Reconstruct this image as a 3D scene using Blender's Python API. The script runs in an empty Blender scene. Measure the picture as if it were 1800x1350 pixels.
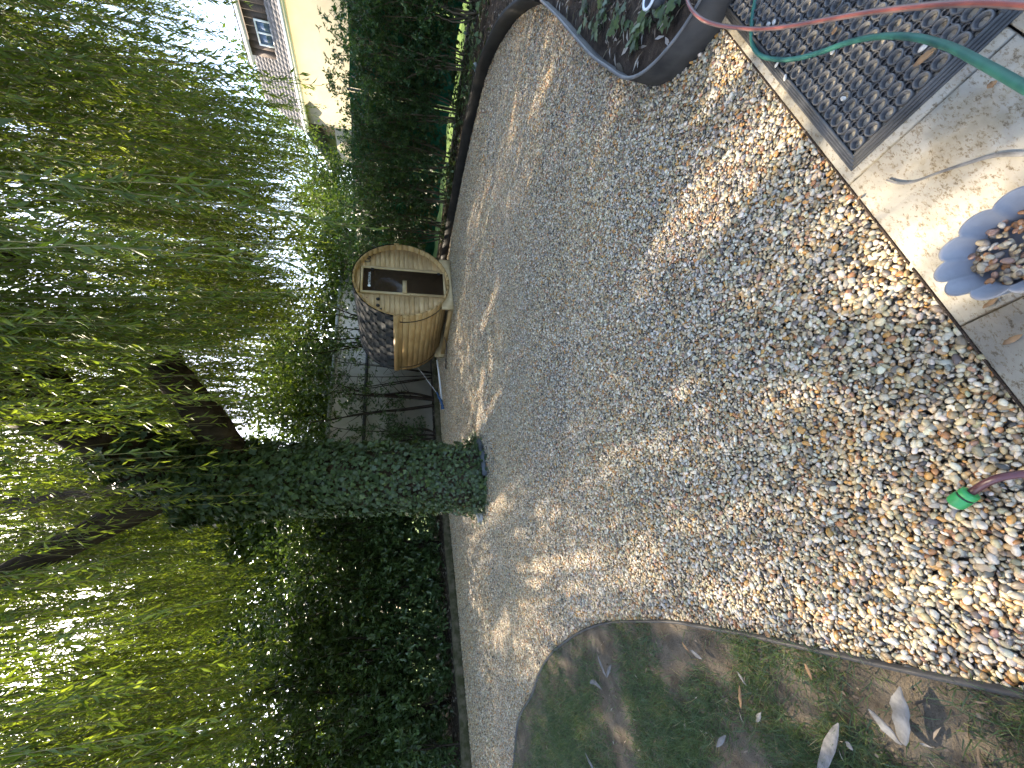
import bpy, math, random
import numpy as np
from mathutils import Vector, Matrix, Euler

# ------------------------------------------------------------------ camera, sky, sun, exposure
SC = bpy.context.scene
COL = SC.collection
H = 1.25                                   # camera height (m)
FPX = 676.0                                # focal length in pixels of the 1800 px wide frame
PIT = math.atan(199 / FPX)                 # camera tilts down
cam = bpy.data.cameras.new('camera')
cam.sensor_fit = 'HORIZONTAL'; cam.sensor_width = 36.0; cam.lens = 36.0 * FPX / 1800.0
cam.clip_start = 0.05; cam.clip_end = 3000
camo = bpy.data.objects.new('camera', cam); COL.objects.link(camo)
_f = Vector((0, math.cos(PIT), -math.sin(PIT))); _d = Vector((0, -math.sin(PIT), -math.cos(PIT))); _r = Vector((1, 0, 0))
M = Matrix((_d, _r, -_f)).transposed().to_4x4(); M.translation = Vector((0, 0, H))
camo.matrix_world = M                      # the phone was held upright, the file lies on its side
SC.camera = camo

SUN_AZ = math.radians(-26)                 # clockwise from +Y
SUN_EL = math.radians(46)
SUN = np.array([math.sin(SUN_AZ) * math.cos(SUN_EL), math.cos(SUN_AZ) * math.cos(SUN_EL), math.sin(SUN_EL)])
w = bpy.data.worlds.new('World'); SC.world = w; w.use_nodes = True
wn = w.node_tree.nodes; bg = wn['Background']
sky = wn.new('ShaderNodeTexSky'); sky.sky_type = 'NISHITA'; sky.sun_disc = False
sky.sun_elevation = SUN_EL; sky.sun_rotation = SUN_AZ; sky.air_density = 0.8; sky.dust_density = 2.5; sky.ozone_density = 0.6
w.node_tree.links.new(sky.outputs[0], bg.inputs[0]); bg.inputs[1].default_value = 0.15
sl = bpy.data.lights.new('sun', 'SUN'); sl.energy = 3.4; sl.angle = math.radians(0.6); sl.color = (1.0, 0.86, 0.66)
so = bpy.data.objects.new('sun', sl); COL.objects.link(so)
so.rotation_euler = Vector(SUN).to_track_quat('Z', 'Y').to_euler()
SC.view_settings.view_transform = 'Standard'; SC.view_settings.look = 'None'
SC.view_settings.gamma = 1.0; SC.view_settings.exposure = 2.6
SC.render.engine = 'CYCLES'
SC.cycles.use_denoising = True
SC.cycles.max_bounces = 6; SC.cycles.diffuse_bounces = 3; SC.cycles.glossy_bounces = 2; SC.cycles.transmission_bounces = 4
SC.cycles.use_adaptive_sampling = True; SC.cycles.adaptive_threshold = 0.02
SC.cycles.sample_clamp_indirect = 8.0

rng = np.random.default_rng(7)
random.seed(7)
TH = math.atan2(0.4617, 0.887)             # the garden's grid is turned by this angle
A = np.array([-math.sin(TH), math.cos(TH), 0.0]); B = np.array([math.cos(TH), math.sin(TH), 0.0])

def ray(x, y):
    r = (675 - y) / FPX; d = (x - 900) / FPX
    return np.array([r, math.cos(PIT) - d * math.sin(PIT), -math.sin(PIT) - d * math.cos(PIT)])
def G(x, y, z=0.0):                        # survey helper: photo point -> point on the level z
    v = ray(x, y); return v * ((H - z) / -v[2]) + np.array([0, 0, H])
def AY(x, y, Y):                           # survey helper: photo point -> point at distance Y
    v = ray(x, y); return v * (Y / v[1]) + np.array([0, 0, H])
def nrm(v): return v / np.maximum(np.linalg.norm(v, axis=-1, keepdims=True), 1e-9)

# ------------------------------------------------------------------ materials
MATS = {}
def new_mat(name):
    m = bpy.data.materials.new(name); m.use_nodes = True
    nt = m.node_tree; nt.nodes.clear()
    out = nt.nodes.new('ShaderNodeOutputMaterial')
    MATS[name] = m
    return m, nt, out
def nd(nt, t, **k):
    n = nt.nodes.new(t)
    for a, b in k.items():
        if a.startswith('i_'):
            n.inputs[a[2:].replace('_', ' ')].default_value = b
        else: setattr(n, a, b)
    return n
def lk(nt, a, b): nt.links.new(a, b)
def ramp(nt, stops, fac, interp='LINEAR'):
    r = nt.nodes.new('ShaderNodeValToRGB'); r.color_ramp.interpolation = interp
    e = r.color_ramp.elements
    while len(e) > 1: e.remove(e[-1])
    e[0].position = stops[0][0]; e[0].color = (*stops[0][1], 1)
    for p, c in stops[1:]:
        x = e.new(p); x.color = (*c, 1)
    lk(nt, fac, r.inputs[0]); return r
def coords(nt, scale=(1, 1, 1), kind='Object'):
    tc = nt.nodes.new('ShaderNodeTexCoord'); mp = nt.nodes.new('ShaderNodeMapping')
    mp.inputs['Scale'].default_value = scale; lk(nt, tc.outputs[kind], mp.inputs[0]); return mp.outputs[0]
def noise(nt, vec, scale, detail=4, rough=0.55, dist=0.0):
    n = nd(nt, 'ShaderNodeTexNoise'); n.inputs['Scale'].default_value = scale; n.inputs['Detail'].default_value = detail
    n.inputs['Roughness'].default_value = rough; n.inputs['Distortion'].default_value = dist
    lk(nt, vec, n.inputs['Vector']); return n.outputs['Fac']
def bump(nt, h, strength=0.3, dist=0.01, prev=None):
    b = nd(nt, 'ShaderNodeBump'); b.inputs['Strength'].default_value = strength; b.inputs['Distance'].default_value = dist
    lk(nt, h, b.inputs['Height'])
    if prev is not None: lk(nt, prev, b.inputs['Normal'])
    return b.outputs[0]
def mix(nt, a, b, f, mode='MIX'):
    m = nd(nt, 'ShaderNodeMix', data_type='RGBA', blend_type=mode)
    for s, v in ((m.inputs[6], a), (m.inputs[7], b), (m.inputs[0], f)):
        if hasattr(v, 'is_linked') or hasattr(v, 'links'): lk(nt, v, s)
        elif isinstance(v, (int, float)): s.default_value = v
        else: s.default_value = (*v, 1)
    return m.outputs[2]
def pbsdf(nt, out, col, rough=0.6, spec=0.5, normal=None, metal=0.0, extra=None):
    p = nd(nt, 'ShaderNodeBsdfPrincipled')
    if isinstance(col, tuple): p.inputs['Base Color'].default_value = (*col, 1)
    else: lk(nt, col, p.inputs['Base Color'])
    if isinstance(rough, (int, float)): p.inputs['Roughness'].default_value = rough
    else: lk(nt, rough, p.inputs['Roughness'])
    p.inputs['Specular IOR Level'].default_value = spec; p.inputs['Metallic'].default_value = metal
    if normal is not None: lk(nt, normal, p.inputs['Normal'])
    if out is not None: lk(nt, p.outputs[0], out.inputs[0])
    return p
def m_noise(name, c1, c2, scale=8, rough=0.7, bs=0.3, bd=0.004, sc=(1, 1, 1), spec=0.4, lo=0.35, hi=0.65, fine=6):
    m, nt, out = new_mat(name); v = coords(nt, sc)
    n1 = noise(nt, v, scale, 6, 0.6); r = ramp(nt, [(lo, c1), (hi, c2)], n1)
    n2 = noise(nt, v, scale * fine, 4, 0.6)
    pbsdf(nt, out, r.outputs[0], rough, spec, bump(nt, n2, bs, bd)); return m
def m_leaf(name, stops, trans=0.45, rough=0.4, spec=0.5, tcol=1.6):
    m, nt, out = new_mat(name)
    at = nd(nt, 'ShaderNodeAttribute', attribute_name='tint')
    r = ramp(nt, stops, at.outputs['Fac'])
    p = pbsdf(nt, None, r.outputs[0], rough, spec)
    t = nd(nt, 'ShaderNodeBsdfTranslucent')
    tc = mix(nt, r.outputs[0], (1.0 * tcol, 1.05 * tcol, 0.35 * tcol), 1.0, 'MULTIPLY'); lk(nt, tc, t.inputs[0])
    ms = nd(nt, 'ShaderNodeMixShader'); ms.inputs[0].default_value = trans
    lk(nt, p.outputs[0], ms.inputs[1]); lk(nt, t.outputs[0], ms.inputs[2]); lk(nt, ms.outputs[0], out.inputs[0]); return m

def pebble_mat(name, kind):
    m, nt, out = new_mat(name)
    if kind == 'inst':
        at = nd(nt, 'ShaderNodeAttribute', attribute_name='pcol', attribute_type='INSTANCER'); c0 = at.outputs['Color']
    else:
        at = nd(nt, 'ShaderNodeObjectInfo'); c0 = at.outputs['Color']
    oi = nd(nt, 'ShaderNodeObjectInfo')
    tc = nd(nt, 'ShaderNodeTexCoord')
    ad = nd(nt, 'ShaderNodeVectorMath', operation='ADD'); lk(nt, tc.outputs['Object'], ad.inputs[0]); lk(nt, oi.outputs['Location'], ad.inputs[1])
    ms = nd(nt, 'ShaderNodeVectorMath', operation='SCALE'); ms.inputs['Scale'].default_value = 37.0
    lk(nt, oi.outputs['Location'], ms.inputs[0]); lk(nt, ms.outputs[0], ad.inputs[1])
    n = noise(nt, ad.outputs[0], 1.6, 5, 0.65, 0.6)
    r = ramp(nt, [(0.30, (0.62, 0.60, 0.58)), (0.55, (1.0, 1.0, 1.0)), (0.75, (1.18, 1.14, 1.08))], n)
    c = mix(nt, c0, r.outputs[0], 1.0, 'MULTIPLY')
    n2 = noise(nt, ad.outputs[0], 9, 3, 0.6)
    pbsdf(nt, out, c, 0.42, 0.5, bump(nt, n2, 0.10, 0.05)); return m
pebble_mat('pebble_inst', 'inst'); pebble_mat('pebble_single', 'obj')

def gravel_base():
    m, nt, out = new_mat('gravel_base'); v = coords(nt)
    vo = nd(nt, 'ShaderNodeTexVoronoi', feature='F1'); vo.inputs['Scale'].default_value = 42; lk(nt, v, vo.inputs['Vector'])
    se = nd(nt, 'ShaderNodeSeparateColor'); lk(nt, vo.outputs['Color'], se.inputs[0])
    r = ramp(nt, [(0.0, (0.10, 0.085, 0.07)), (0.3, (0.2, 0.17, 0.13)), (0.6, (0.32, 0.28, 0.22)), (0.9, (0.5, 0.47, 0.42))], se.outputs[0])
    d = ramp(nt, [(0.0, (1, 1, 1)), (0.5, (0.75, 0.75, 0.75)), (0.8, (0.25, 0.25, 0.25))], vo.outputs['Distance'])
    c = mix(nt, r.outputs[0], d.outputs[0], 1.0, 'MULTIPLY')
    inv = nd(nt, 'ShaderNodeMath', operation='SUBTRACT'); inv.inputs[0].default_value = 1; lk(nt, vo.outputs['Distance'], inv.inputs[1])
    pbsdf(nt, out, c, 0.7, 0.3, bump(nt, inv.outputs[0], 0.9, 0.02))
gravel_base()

m_noise('soil', (0.030, 0.022, 0.016), (0.085, 0.062, 0.044), 14, 0.95, 0.9, 0.02, spec=0.1)
m_noise('bare_earth', (0.070, 0.056, 0.040), (0.155, 0.128, 0.094), 7, 0.95, 1.0, 0.012, spec=0.1, fine=18)
m_noise('far_grass', (0.05, 0.09, 0.02), (0.11, 0.16, 0.04), 1.5, 0.95, 0.5, 0.05, spec=0.1)
m_noise('board_black', (0.006, 0.006, 0.006), (0.018, 0.017, 0.016), 6, 0.6, 0.15, 0.002, spec=0.3)
m_noise('black_plastic', (0.022, 0.020, 0.019), (0.055, 0.050, 0.045), 6, 0.62, 0.15, 0.002, spec=0.35)
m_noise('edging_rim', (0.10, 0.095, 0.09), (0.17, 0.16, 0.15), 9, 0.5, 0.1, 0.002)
m_noise('rubber', (0.025, 0.026, 0.027), (0.085, 0.083, 0.080), 9, 0.7, 0.3, 0.0015, spec=0.35)
m_noise('rubber_mat_dust', (0.045, 0.045, 0.046), (0.16, 0.155, 0.145), 14, 0.75, 0.3, 0.0015, spec=0.3)
m_noise('kerb', (0.045, 0.045, 0.020), (0.13, 0.105, 0.075), 7, 0.95, 0.8, 0.01, spec=0.15, lo=0.42, hi=0.68)
m_noise('slate', (0.045, 0.05, 0.06), (0.09, 0.097, 0.11), 6, 0.55, 0.3, 0.004)
m_noise('grey_stone', (0.20, 0.20, 0.20), (0.40, 0.39, 0.37), 9, 0.85, 0.6, 0.006)
m_noise('wall_beige', (0.42, 0.39, 0.33), (0.50, 0.465, 0.40), 2.5, 0.9, 0.25, 0.003, fine=40, spec=0.2)
m_noise('house_yellow', (0.25, 0.22, 0.15), (0.285, 0.25, 0.175), 1.2, 0.9, 0.25, 0.003, fine=60, spec=0.2)
m_noise('house_roof_tile', (0.085, 0.078, 0.072), (0.20, 0.18, 0.165), 3.0, 0.8, 0.4, 0.006)
m_noise('dark_timber', (0.035, 0.022, 0.015), (0.075, 0.05, 0.035), 5, 0.7, 0.3, 0.003, sc=(1, 1, 9))
m_noise('white_paint', (0.62, 0.60, 0.55), (0.74, 0.72, 0.67), 4, 0.5, 0.1, 0.002)
m_noise('zinc', (0.36, 0.37, 0.38), (0.50, 0.50, 0.50), 4, 0.4, 0.1, 0.002, spec=0.6)
m_noise('steel_dark', (0.03, 0.032, 0.035), (0.07, 0.07, 0.07), 6, 0.5, 0.1, 0.002)
m_noise('steel_black', (0.008, 0.008, 0.009), (0.02, 0.02, 0.02), 6, 0.4, 0.1, 0.002)
m_noise('white_plastic', (0.65, 0.66, 0.68), (0.75, 0.76, 0.78), 3, 0.35, 0.05, 0.001)
m_noise('blue_plastic', (0.012, 0.05, 0.13), (0.02, 0.08, 0.20), 8, 0.5, 0.3, 0.004)
m_noise('net_green', (0.012, 0.10, 0.055), (0.03, 0.17, 0.095), 5, 0.8, 0.4, 0.003, spec=0.2)
m_noise('bark', (0.022, 0.016, 0.012), (0.085, 0.062, 0.045), 6, 0.95, 1.0, 0.04, sc=(1, 1, 0.35), spec=0.1, fine=3)
m_noise('stem', (0.06, 0.045, 0.03), (0.15, 0.115, 0.075), 14, 0.9, 0.5, 0.004, sc=(1, 1, .3), spec=0.2)
m_noise('stem_dark', (0.018, 0.013, 0.010), (0.05, 0.037, 0.028), 14, 0.9, 0.5, 0.004, sc=(1, 1, .3), spec=0.2)
m_noise('twig', (0.12, 0.10, 0.03), (0.22, 0.18, 0.06), 5, 0.6, 0.1, 0.001)
m_noise('shingle', (0.026, 0.029, 0.034), (0.042, 0.046, 0.052), 40, 0.85, 0.5, 0.003, spec=0.25, fine=8)
m_noise('shingle_gap', (0.006, 0.006, 0.007), (0.014, 0.014, 0.015), 20, 0.95, 0.2, 0.002, spec=0.1)
m_noise('hose_green', (0.010, 0.070, 0.055), (0.022, 0.115, 0.090), 12, 0.5, 0.25, 0.001, spec=0.45)
m_noise('hose_purple', (0.055, 0.018, 0.022), (0.10, 0.035, 0.04), 10, 0.35, 0.1, 0.001, spec=0.5)
m_noise('connector_green', (0.015, 0.20, 0.045), (0.04, 0.30, 0.08), 25, 0.45, 0.15, 0.001, spec=0.5)
m_noise('dry_leaf_grey', (0.09, 0.088, 0.084), (0.20, 0.195, 0.185), 30, 0.85, 0.5, 0.002, spec=0.2)
m_noise('dry_leaf_brown', (0.13, 0.075, 0.04), (0.30, 0.19, 0.10), 20, 0.8, 0.4, 0.002, spec=0.2)
m_noise('planter_grey', (0.15, 0.153, 0.165), (0.235, 0.238, 0.25), 7, 0.6, 0.15, 0.001, spec=0.4, fine=14)

def m_leafset():
    m_leaf('willow_leaf', [(0.0, (0.060, 0.085, 0.018)), (0.5, (0.105, 0.140, 0.028)), (1.0, (0.19, 0.215, 0.05))], 0.50, 0.42, 0.4, 2.1)
    m_leaf('laurel_leaf', [(0.0, (0.040, 0.070, 0.028)), (0.6, (0.075, 0.125, 0.045)), (1.0, (0.13, 0.18, 0.06))], 0.25, 0.30, 0.5, 1.6)
    m_leaf('ivy_leaf', [(0.0, (0.030, 0.048, 0.019)), (0.6, (0.058, 0.088, 0.032)), (1.0, (0.11, 0.15, 0.04))], 0.18, 0.42, 0.4, 1.5)
    m_leaf('hedge_leaf', [(0.0, (0.034, 0.070, 0.028)), (0.6, (0.066, 0.125, 0.045)), (1.0, (0.12, 0.18, 0.055))], 0.3, 0.4, 0.4, 1.6)
    m_leaf('tree_leaf', [(0.0, (0.040, 0.064, 0.016)), (0.6, (0.070, 0.105, 0.024)), (1.0, (0.115, 0.15, 0.034))], 0.38, 0.5, 0.3, 1.5)
    m_leaf('grass_blade', [(0.0, (0.060, 0.090, 0.044)), (0.6, (0.10, 0.14, 0.066)), (0.85, (0.17, 0.20, 0.085)), (1.0, (0.27, 0.22, 0.12))], 0.25, 0.5, 0.35, 1.4)
    m_leaf('litter', [(0.0, (0.05, 0.035, 0.022)), (0.5, (0.16, 0.12, 0.085)), (1.0, (0.40, 0.36, 0.31))], 0.1, 0.8, 0.2, 1.2)
m_leafset()

def m_wood(name, c1, c2, c3, sc=(14, 1.2, 14), scale=3.0):
    m, nt, out = new_mat(name)
    tc = nd(nt, 'ShaderNodeTexCoord'); oi = nd(nt, 'ShaderNodeObjectInfo')
    ad = nd(nt, 'ShaderNodeVectorMath', operation='ADD'); lk(nt, tc.outputs['Object'], ad.inputs[0])
    cv = nd(nt, 'ShaderNodeMath', operation='MULTIPLY'); cv.inputs[1].default_value = 31.0; lk(nt, oi.outputs['Random'], cv.inputs[0])
    lk(nt, cv.outputs[0], ad.inputs[1])
    mp = nd(nt, 'ShaderNodeMapping'); mp.inputs['Scale'].default_value = sc; lk(nt, ad.outputs[0], mp.inputs[0])
    n = noise(nt, mp.outputs[0], scale, 5, 0.6, 0.8)
    r = ramp(nt, [(0.25, c1), (0.5, c2), (0.75, c3)], n)
    n3 = noise(nt, ad.outputs[0], 2.2, 3, 0.5)                       # broad stains
    st = ramp(nt, [(0.35, (0.82, 0.78, 0.72)), (0.6, (1, 1, 1))], n3)
    c = mix(nt, r.outputs[0], st.outputs[0], 1.0, 'MULTIPLY')
    vo = nd(nt, 'ShaderNodeTexVoronoi'); vo.inputs['Scale'].default_value = 3.3; lk(nt, ad.outputs[0], vo.inputs['Vector'])
    kn = ramp(nt, [(0.0, (0.35, 0.22, 0.13)), (0.05, (0.6, 0.45, 0.3)), (0.075, (1, 1, 1))], vo.outputs['Distance'])
    c = mix(nt, c, kn.outputs[0], 1.0, 'MULTIPLY')
    vr = nd(nt, 'ShaderNodeMapRange'); vr.inputs['To Min'].default_value = 0.82; vr.inputs['To Max'].default_value = 1.12; lk(nt, oi.outputs['Random'], vr.inputs[0])
    c2_ = nd(nt, 'ShaderNodeVectorMath', operation='SCALE'); lk(nt, c, c2_.inputs[0]); lk(nt, vr.outputs[0], c2_.inputs['Scale'])
    pbsdf(nt, out, c2_.outputs[0], 0.55, 0.35, bump(nt, n, 0.15, 0.003)); return m
m_wood('pine_stave', (0.42, 0.25, 0.095), (0.53, 0.34, 0.14), (0.62, 0.43, 0.21))
m_wood('pine_board', (0.48, 0.31, 0.15), (0.60, 0.41, 0.21), (0.69, 0.51, 0.29), sc=(1.2, 14, 14))
m_wood('pine_trim', (0.56, 0.40, 0.20), (0.66, 0.50, 0.28), (0.72, 0.57, 0.34), sc=(14, 14, 1.2))
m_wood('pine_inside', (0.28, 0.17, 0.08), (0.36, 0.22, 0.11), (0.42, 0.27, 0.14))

def m_travertine():
    m, nt, out = new_mat('travertine')
    tc = nd(nt, 'ShaderNodeTexCoord'); oi = nd(nt, 'ShaderNodeObjectInfo')
    ad = nd(nt, 'ShaderNodeVectorMath', operation='ADD'); lk(nt, tc.outputs['Object'], ad.inputs[0])
    cv = nd(nt, 'ShaderNodeMath', operation='MULTIPLY'); cv.inputs[1].default_value = 17.0; lk(nt, oi.outputs['Random'], cv.inputs[0]); lk(nt, cv.outputs[0], ad.inputs[1])
    mp = nd(nt, 'ShaderNodeMapping'); mp.inputs['Scale'].default_value = (1, 1.9, 1); mp.inputs['Rotation'].default_value = (0, 0, 0.25); lk(nt, ad.outputs[0], mp.inputs[0])
    n1 = noise(nt, mp.outputs[0], 5, 6, 0.6, 0.7)
    base = ramp(nt, [(0.3, (0.20, 0.18, 0.145)), (0.5, (0.275, 0.25, 0.195)), (0.7, (0.33, 0.30, 0.24))], n1)
    n2 = noise(nt, mp.outputs[0], 62, 8, 0.8, 0.15)
    pit = ramp(nt, [(0.36, (0.26, 0.20, 0.14)), (0.43, (0.66, 0.56, 0.43)), (0.475, (1, 1, 1))], n2)
    n3 = noise(nt, ad.outputs[0], 3.5, 5, 0.7)
    dirt = ramp(nt, [(0.30, (0.50, 0.41, 0.28)), (0.42, (0.8, 0.74, 0.62)), (0.52, (1, 1, 1))], n3)
    c = mix(nt, base.outputs[0], pit.outputs[0], 0.9, 'MULTIPLY'); c = mix(nt, c, dirt.outputs[0], 0.8, 'MULTIPLY')
    pbsdf(nt, out, c, 0.6, 0.35, bump(nt, n2, 0.4, 0.002))
m_travertine()

def m_red_hose():
    m, nt, out = new_mat('hose_red')
    at = nd(nt, 'ShaderNodeAttribute', attribute_name='tint')
    r = ramp(nt, [(0.0, (0.13, 0.085, 0.078)), (0.16, (0.15, 0.10, 0.09)), (0.20, (0.20, 0.055, 0.042)), (0.34, (0.22, 0.065, 0.048)), (0.38, (0.16, 0.11, 0.10)), (0.62, (0.14, 0.095, 0.088)), (0.66, (0.18, 0.055, 0.046)), (0.78, (0.18, 0.055, 0.046)), (0.82, (0.13, 0.085, 0.078))], at.outputs['Fac'])
    pbsdf(nt, out, r.outputs[0], 0.42, 0.45)
m_red_hose()
def m_glass_tint():
    m, nt, out = new_mat('tinted_glass')
    gl = nd(nt, 'ShaderNodeBsdfGlossy'); gl.inputs['Roughness'].default_value = 0.02; gl.inputs[0].default_value = (0.9, 0.9, 0.9, 1)
    tr = nd(nt, 'ShaderNodeBsdfTransparent'); tr.inputs[0].default_value = (0.34, 0.25, 0.16, 1)
    df = nd(nt, 'ShaderNodeBsdfDiffuse'); df.inputs[0].default_value = (0.075, 0.050, 0.030, 1)
    m0 = nd(nt, 'ShaderNodeMixShader'); m0.inputs[0].default_value = 0.55; lk(nt, tr.outputs[0], m0.inputs[1]); lk(nt, df.outputs[0], m0.inputs[2])
    fr = nd(nt, 'ShaderNodeValue'); fr.outputs[0].default_value = 0.015
    ms = nd(nt, 'ShaderNodeMixShader'); lk(nt, fr.outputs[0], ms.inputs[0]); lk(nt, m0.outputs[0], ms.inputs[1]); lk(nt, gl.outputs[0], ms.inputs[2]); lk(nt, ms.outputs[0], out.inputs[0])
    m, nt, out = new_mat('window_glass'); pbsdf(nt, out, (0.05, 0.08, 0.12), 0.03, 1.0)
m_glass_tint()

# ------------------------------------------------------------------ mesh helpers
def link(name, me, mat=None, parent=None, loc=None, rotz=0.0):
    o = bpy.data.objects.new(name, me); COL.objects.link(o)
    if me is not None and mat and not me.materials: me.materials.append(MATS[mat])
    if parent is not None: o.parent = parent
    if loc is not None: o.location = loc
    if rotz: o.rotation_euler = (0, 0, rotz)
    return o
def tag(o, label=None, cat=None, group=None, kind=None):
    if label: o['label'] = label
    if cat: o['category'] = cat
    if group: o['group'] = group
    if kind: o['kind'] = kind
    return o
def thing(name, label, cat, loc=(0, 0, 0), rotz=0.0, group=None):
    return tag(link(name, None, loc=loc, rotz=rotz), label, cat, group)

class MB:
    """collects pieces and makes one mesh out of them"""
    def __init__(s): s.v = []; s.f = []; s.n = 0; s.t = []
    def add(s, v, f, tint=None):
        v = np.asarray(v, float).reshape(-1, 3)
        s.v.append(v)
        for fa in (f if isinstance(f, list) and len(f) and isinstance(f[0], np.ndarray) else [f]):
            if isinstance(fa, np.ndarray): s.f.append(fa + s.n)
            else: s.f += [np.array([g]) + s.n for g in fa]
        s.t.append(np.zeros(len(v)) if tint is None else np.broadcast_to(tint, (len(v),)))
        s.n += len(v); return s
    def box(s, lo, hi, m=None):
        x0, y0, z0 = lo; x1, y1, z1 = hi
        v = np.array([[x0, y0, z0], [x1, y0, z0], [x1, y1, z0], [x0, y1, z0], [x0, y0, z1], [x1, y0, z1], [x1, y1, z1], [x0, y1, z1]], float)
        if m is not None: v = v @ np.array(m)[:3, :3].T + np.array(m)[:3, 3]
        return s.add(v, np.array([[0, 3, 2, 1], [4, 5, 6, 7], [0, 1, 5, 4], [1, 2, 6, 5], [2, 3, 7, 6], [3, 0, 4, 7]]))
    def tube(s, pts, rad, sides=8, cap=True, tint=None, wob=0.0, squash=None):
        pts = np.asarray(pts, float); n = len(pts); rad = np.broadcast_to(np.asarray(rad, float), (n,))
        t = nrm(np.gradient(pts, axis=0)); up = np.array([0, 0, 1.0]) if abs(t[0][2]) < 0.9 else np.array([1.0, 0, 0])
        u = np.zeros_like(pts); a = nrm(np.cross(up, t[0])); 
        for i in range(n):
            a = nrm(a - t[i] * (a @ t[i])); u[i] = a
        v = np.cross(t, u)
        an = np.linspace(0, 2 * math.pi, sides, endpoint=False)
        rr = rad[:, None] * (1 + (wob * rng.standard_normal((n, sides)) if wob else 0))
        P = pts[:, None] + rr[..., None] * (np.cos(an)[None, :, None] * u[:, None] + np.sin(an)[None, :, None] * v[:, None])
        i = np.arange(n - 1)[:, None] * sides; j = np.arange(sides)[None]; k = (j + 1) % sides
        f = np.stack([i + j, i + k, i + sides + k, i + sides + j], -1).reshape(-1, 4)
        ti = None if tint is None else np.tile(np.linspace(0, 1, sides), n)
        fs = [f]
        if cap: fs += [np.arange(sides)[::-1][None], (np.arange(sides) + (n - 1) * sides)[None]]
        return s.add(P.reshape(-1, 3), fs, ti)
    def prism(s, poly, z0, z1):
        p = np.asarray(poly, float); n = len(p)
        v = np.vstack([np.c_[p, np.full(n, z0)], np.c_[p, np.full(n, z1)]])
        i = np.arange(n); k = (i + 1) % n
        return s.add(v, [np.stack([i, k, k + n, i + n], 1), i[::-1][None], (i + n)[None]])
    def mesh(s, name, smooth=False, tint=False):
        me = bpy.data.meshes.new(name)
        V = np.vstack(s.v)
        loops = np.concatenate([f.reshape(-1) for f in s.f]); tot = np.concatenate([np.full(len(f), f.shape[1]) for f in s.f])
        st = np.concatenate([[0], np.cumsum(tot)[:-1]])
        me.vertices.add(len(V)); me.vertices.foreach_set('co', V.astype(np.float32).reshape(-1))
        me.loops.add(len(loops)); me.loops.foreach_set('vertex_index', loops.astype(np.int32))
        me.polygons.add(len(tot)); me.polygons.foreach_set('loop_start', st.astype(np.int32)); me.polygons.foreach_set('loop_total', tot.astype(np.int32))
        if smooth: me.polygons.foreach_set('use_smooth', np.ones(len(tot), bool))
        if tint:
            a = me.attributes.new('tint', 'FLOAT', 'POINT'); a.data.foreach_set('value', np.concatenate(s.t).astype(np.float32))
        me.update(); me.validate(); return me
    def build(s, name, mat, parent=None, smooth=False, tint=False, loc=None, rotz=0.0):
        return link(name, s.mesh(name, smooth, tint), mat, parent, loc, rotz)

LEAVES = {
 'willow': (np.array([[0, 0, 0], [.4, .5, .04], [1, 0, -.10], [.4, -.5, .04]]), np.array([[0, 2, 1], [0, 3, 2]])),
 'laurel': (np.array([[0, 0, 0], [.25, .40, .05], [.65, .46, .06], [1, 0, -.06], [.65, -.46, .06], [.25, -.40, .05]]), np.array([[0, 3, 2, 1], [0, 5, 4, 3]])),
 'ivy': (np.array([[.05, 0, 0], [-.08, .22, .0], [.12, .52, -.04], [.34, .30, .02], [.55, .42, -.02], [.66, .18, .0], [1, 0, -.08], [.66, -.18, .0], [.55, -.42, -.02], [.34, -.30, .02], [.12, -.52, -.04], [-.08, -.22, .0]]),
         np.array([[0, 3, 2], [0, 2, 1], [0, 5, 3], [3, 5, 4], [0, 6, 5], [0, 7, 6], [0, 9, 7], [9, 8, 7], [0, 10, 9], [0, 11, 10]])),
 'blade': (np.array([[0, .5, 0], [0, -.5, 0], [.55, .35, .12], [.55, -.35, .12], [1, 0, .45]]), np.array([[0, 1, 3], [0, 3, 2], [2, 3, 4]])),
}
def leaves(mb, kind, pos, dirv, normal, length, width, tint):
    T, F = LEAVES[kind]; n = len(pos)
    d = nrm(dirv); s = nrm(np.cross(normal, d)); w_ = np.cross(d, s)
    L = np.broadcast_to(length, (n,))[:, None, None]; W = np.broadcast_to(width, (n,))[:, None, None]
    V = pos[:, None] + T[None, :, 0, None] * L * d[:, None] + T[None, :, 1, None] * W * s[:, None] + T[None, :, 2, None] * L * w_[:, None]
    k = len(T)
    Fi = (F[None] + (np.arange(n) * k)[:, None, None]).reshape(-1, F.shape[1])
    mb.add(V.reshape(-1, 3), Fi, np.repeat(tint, k))

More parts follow.
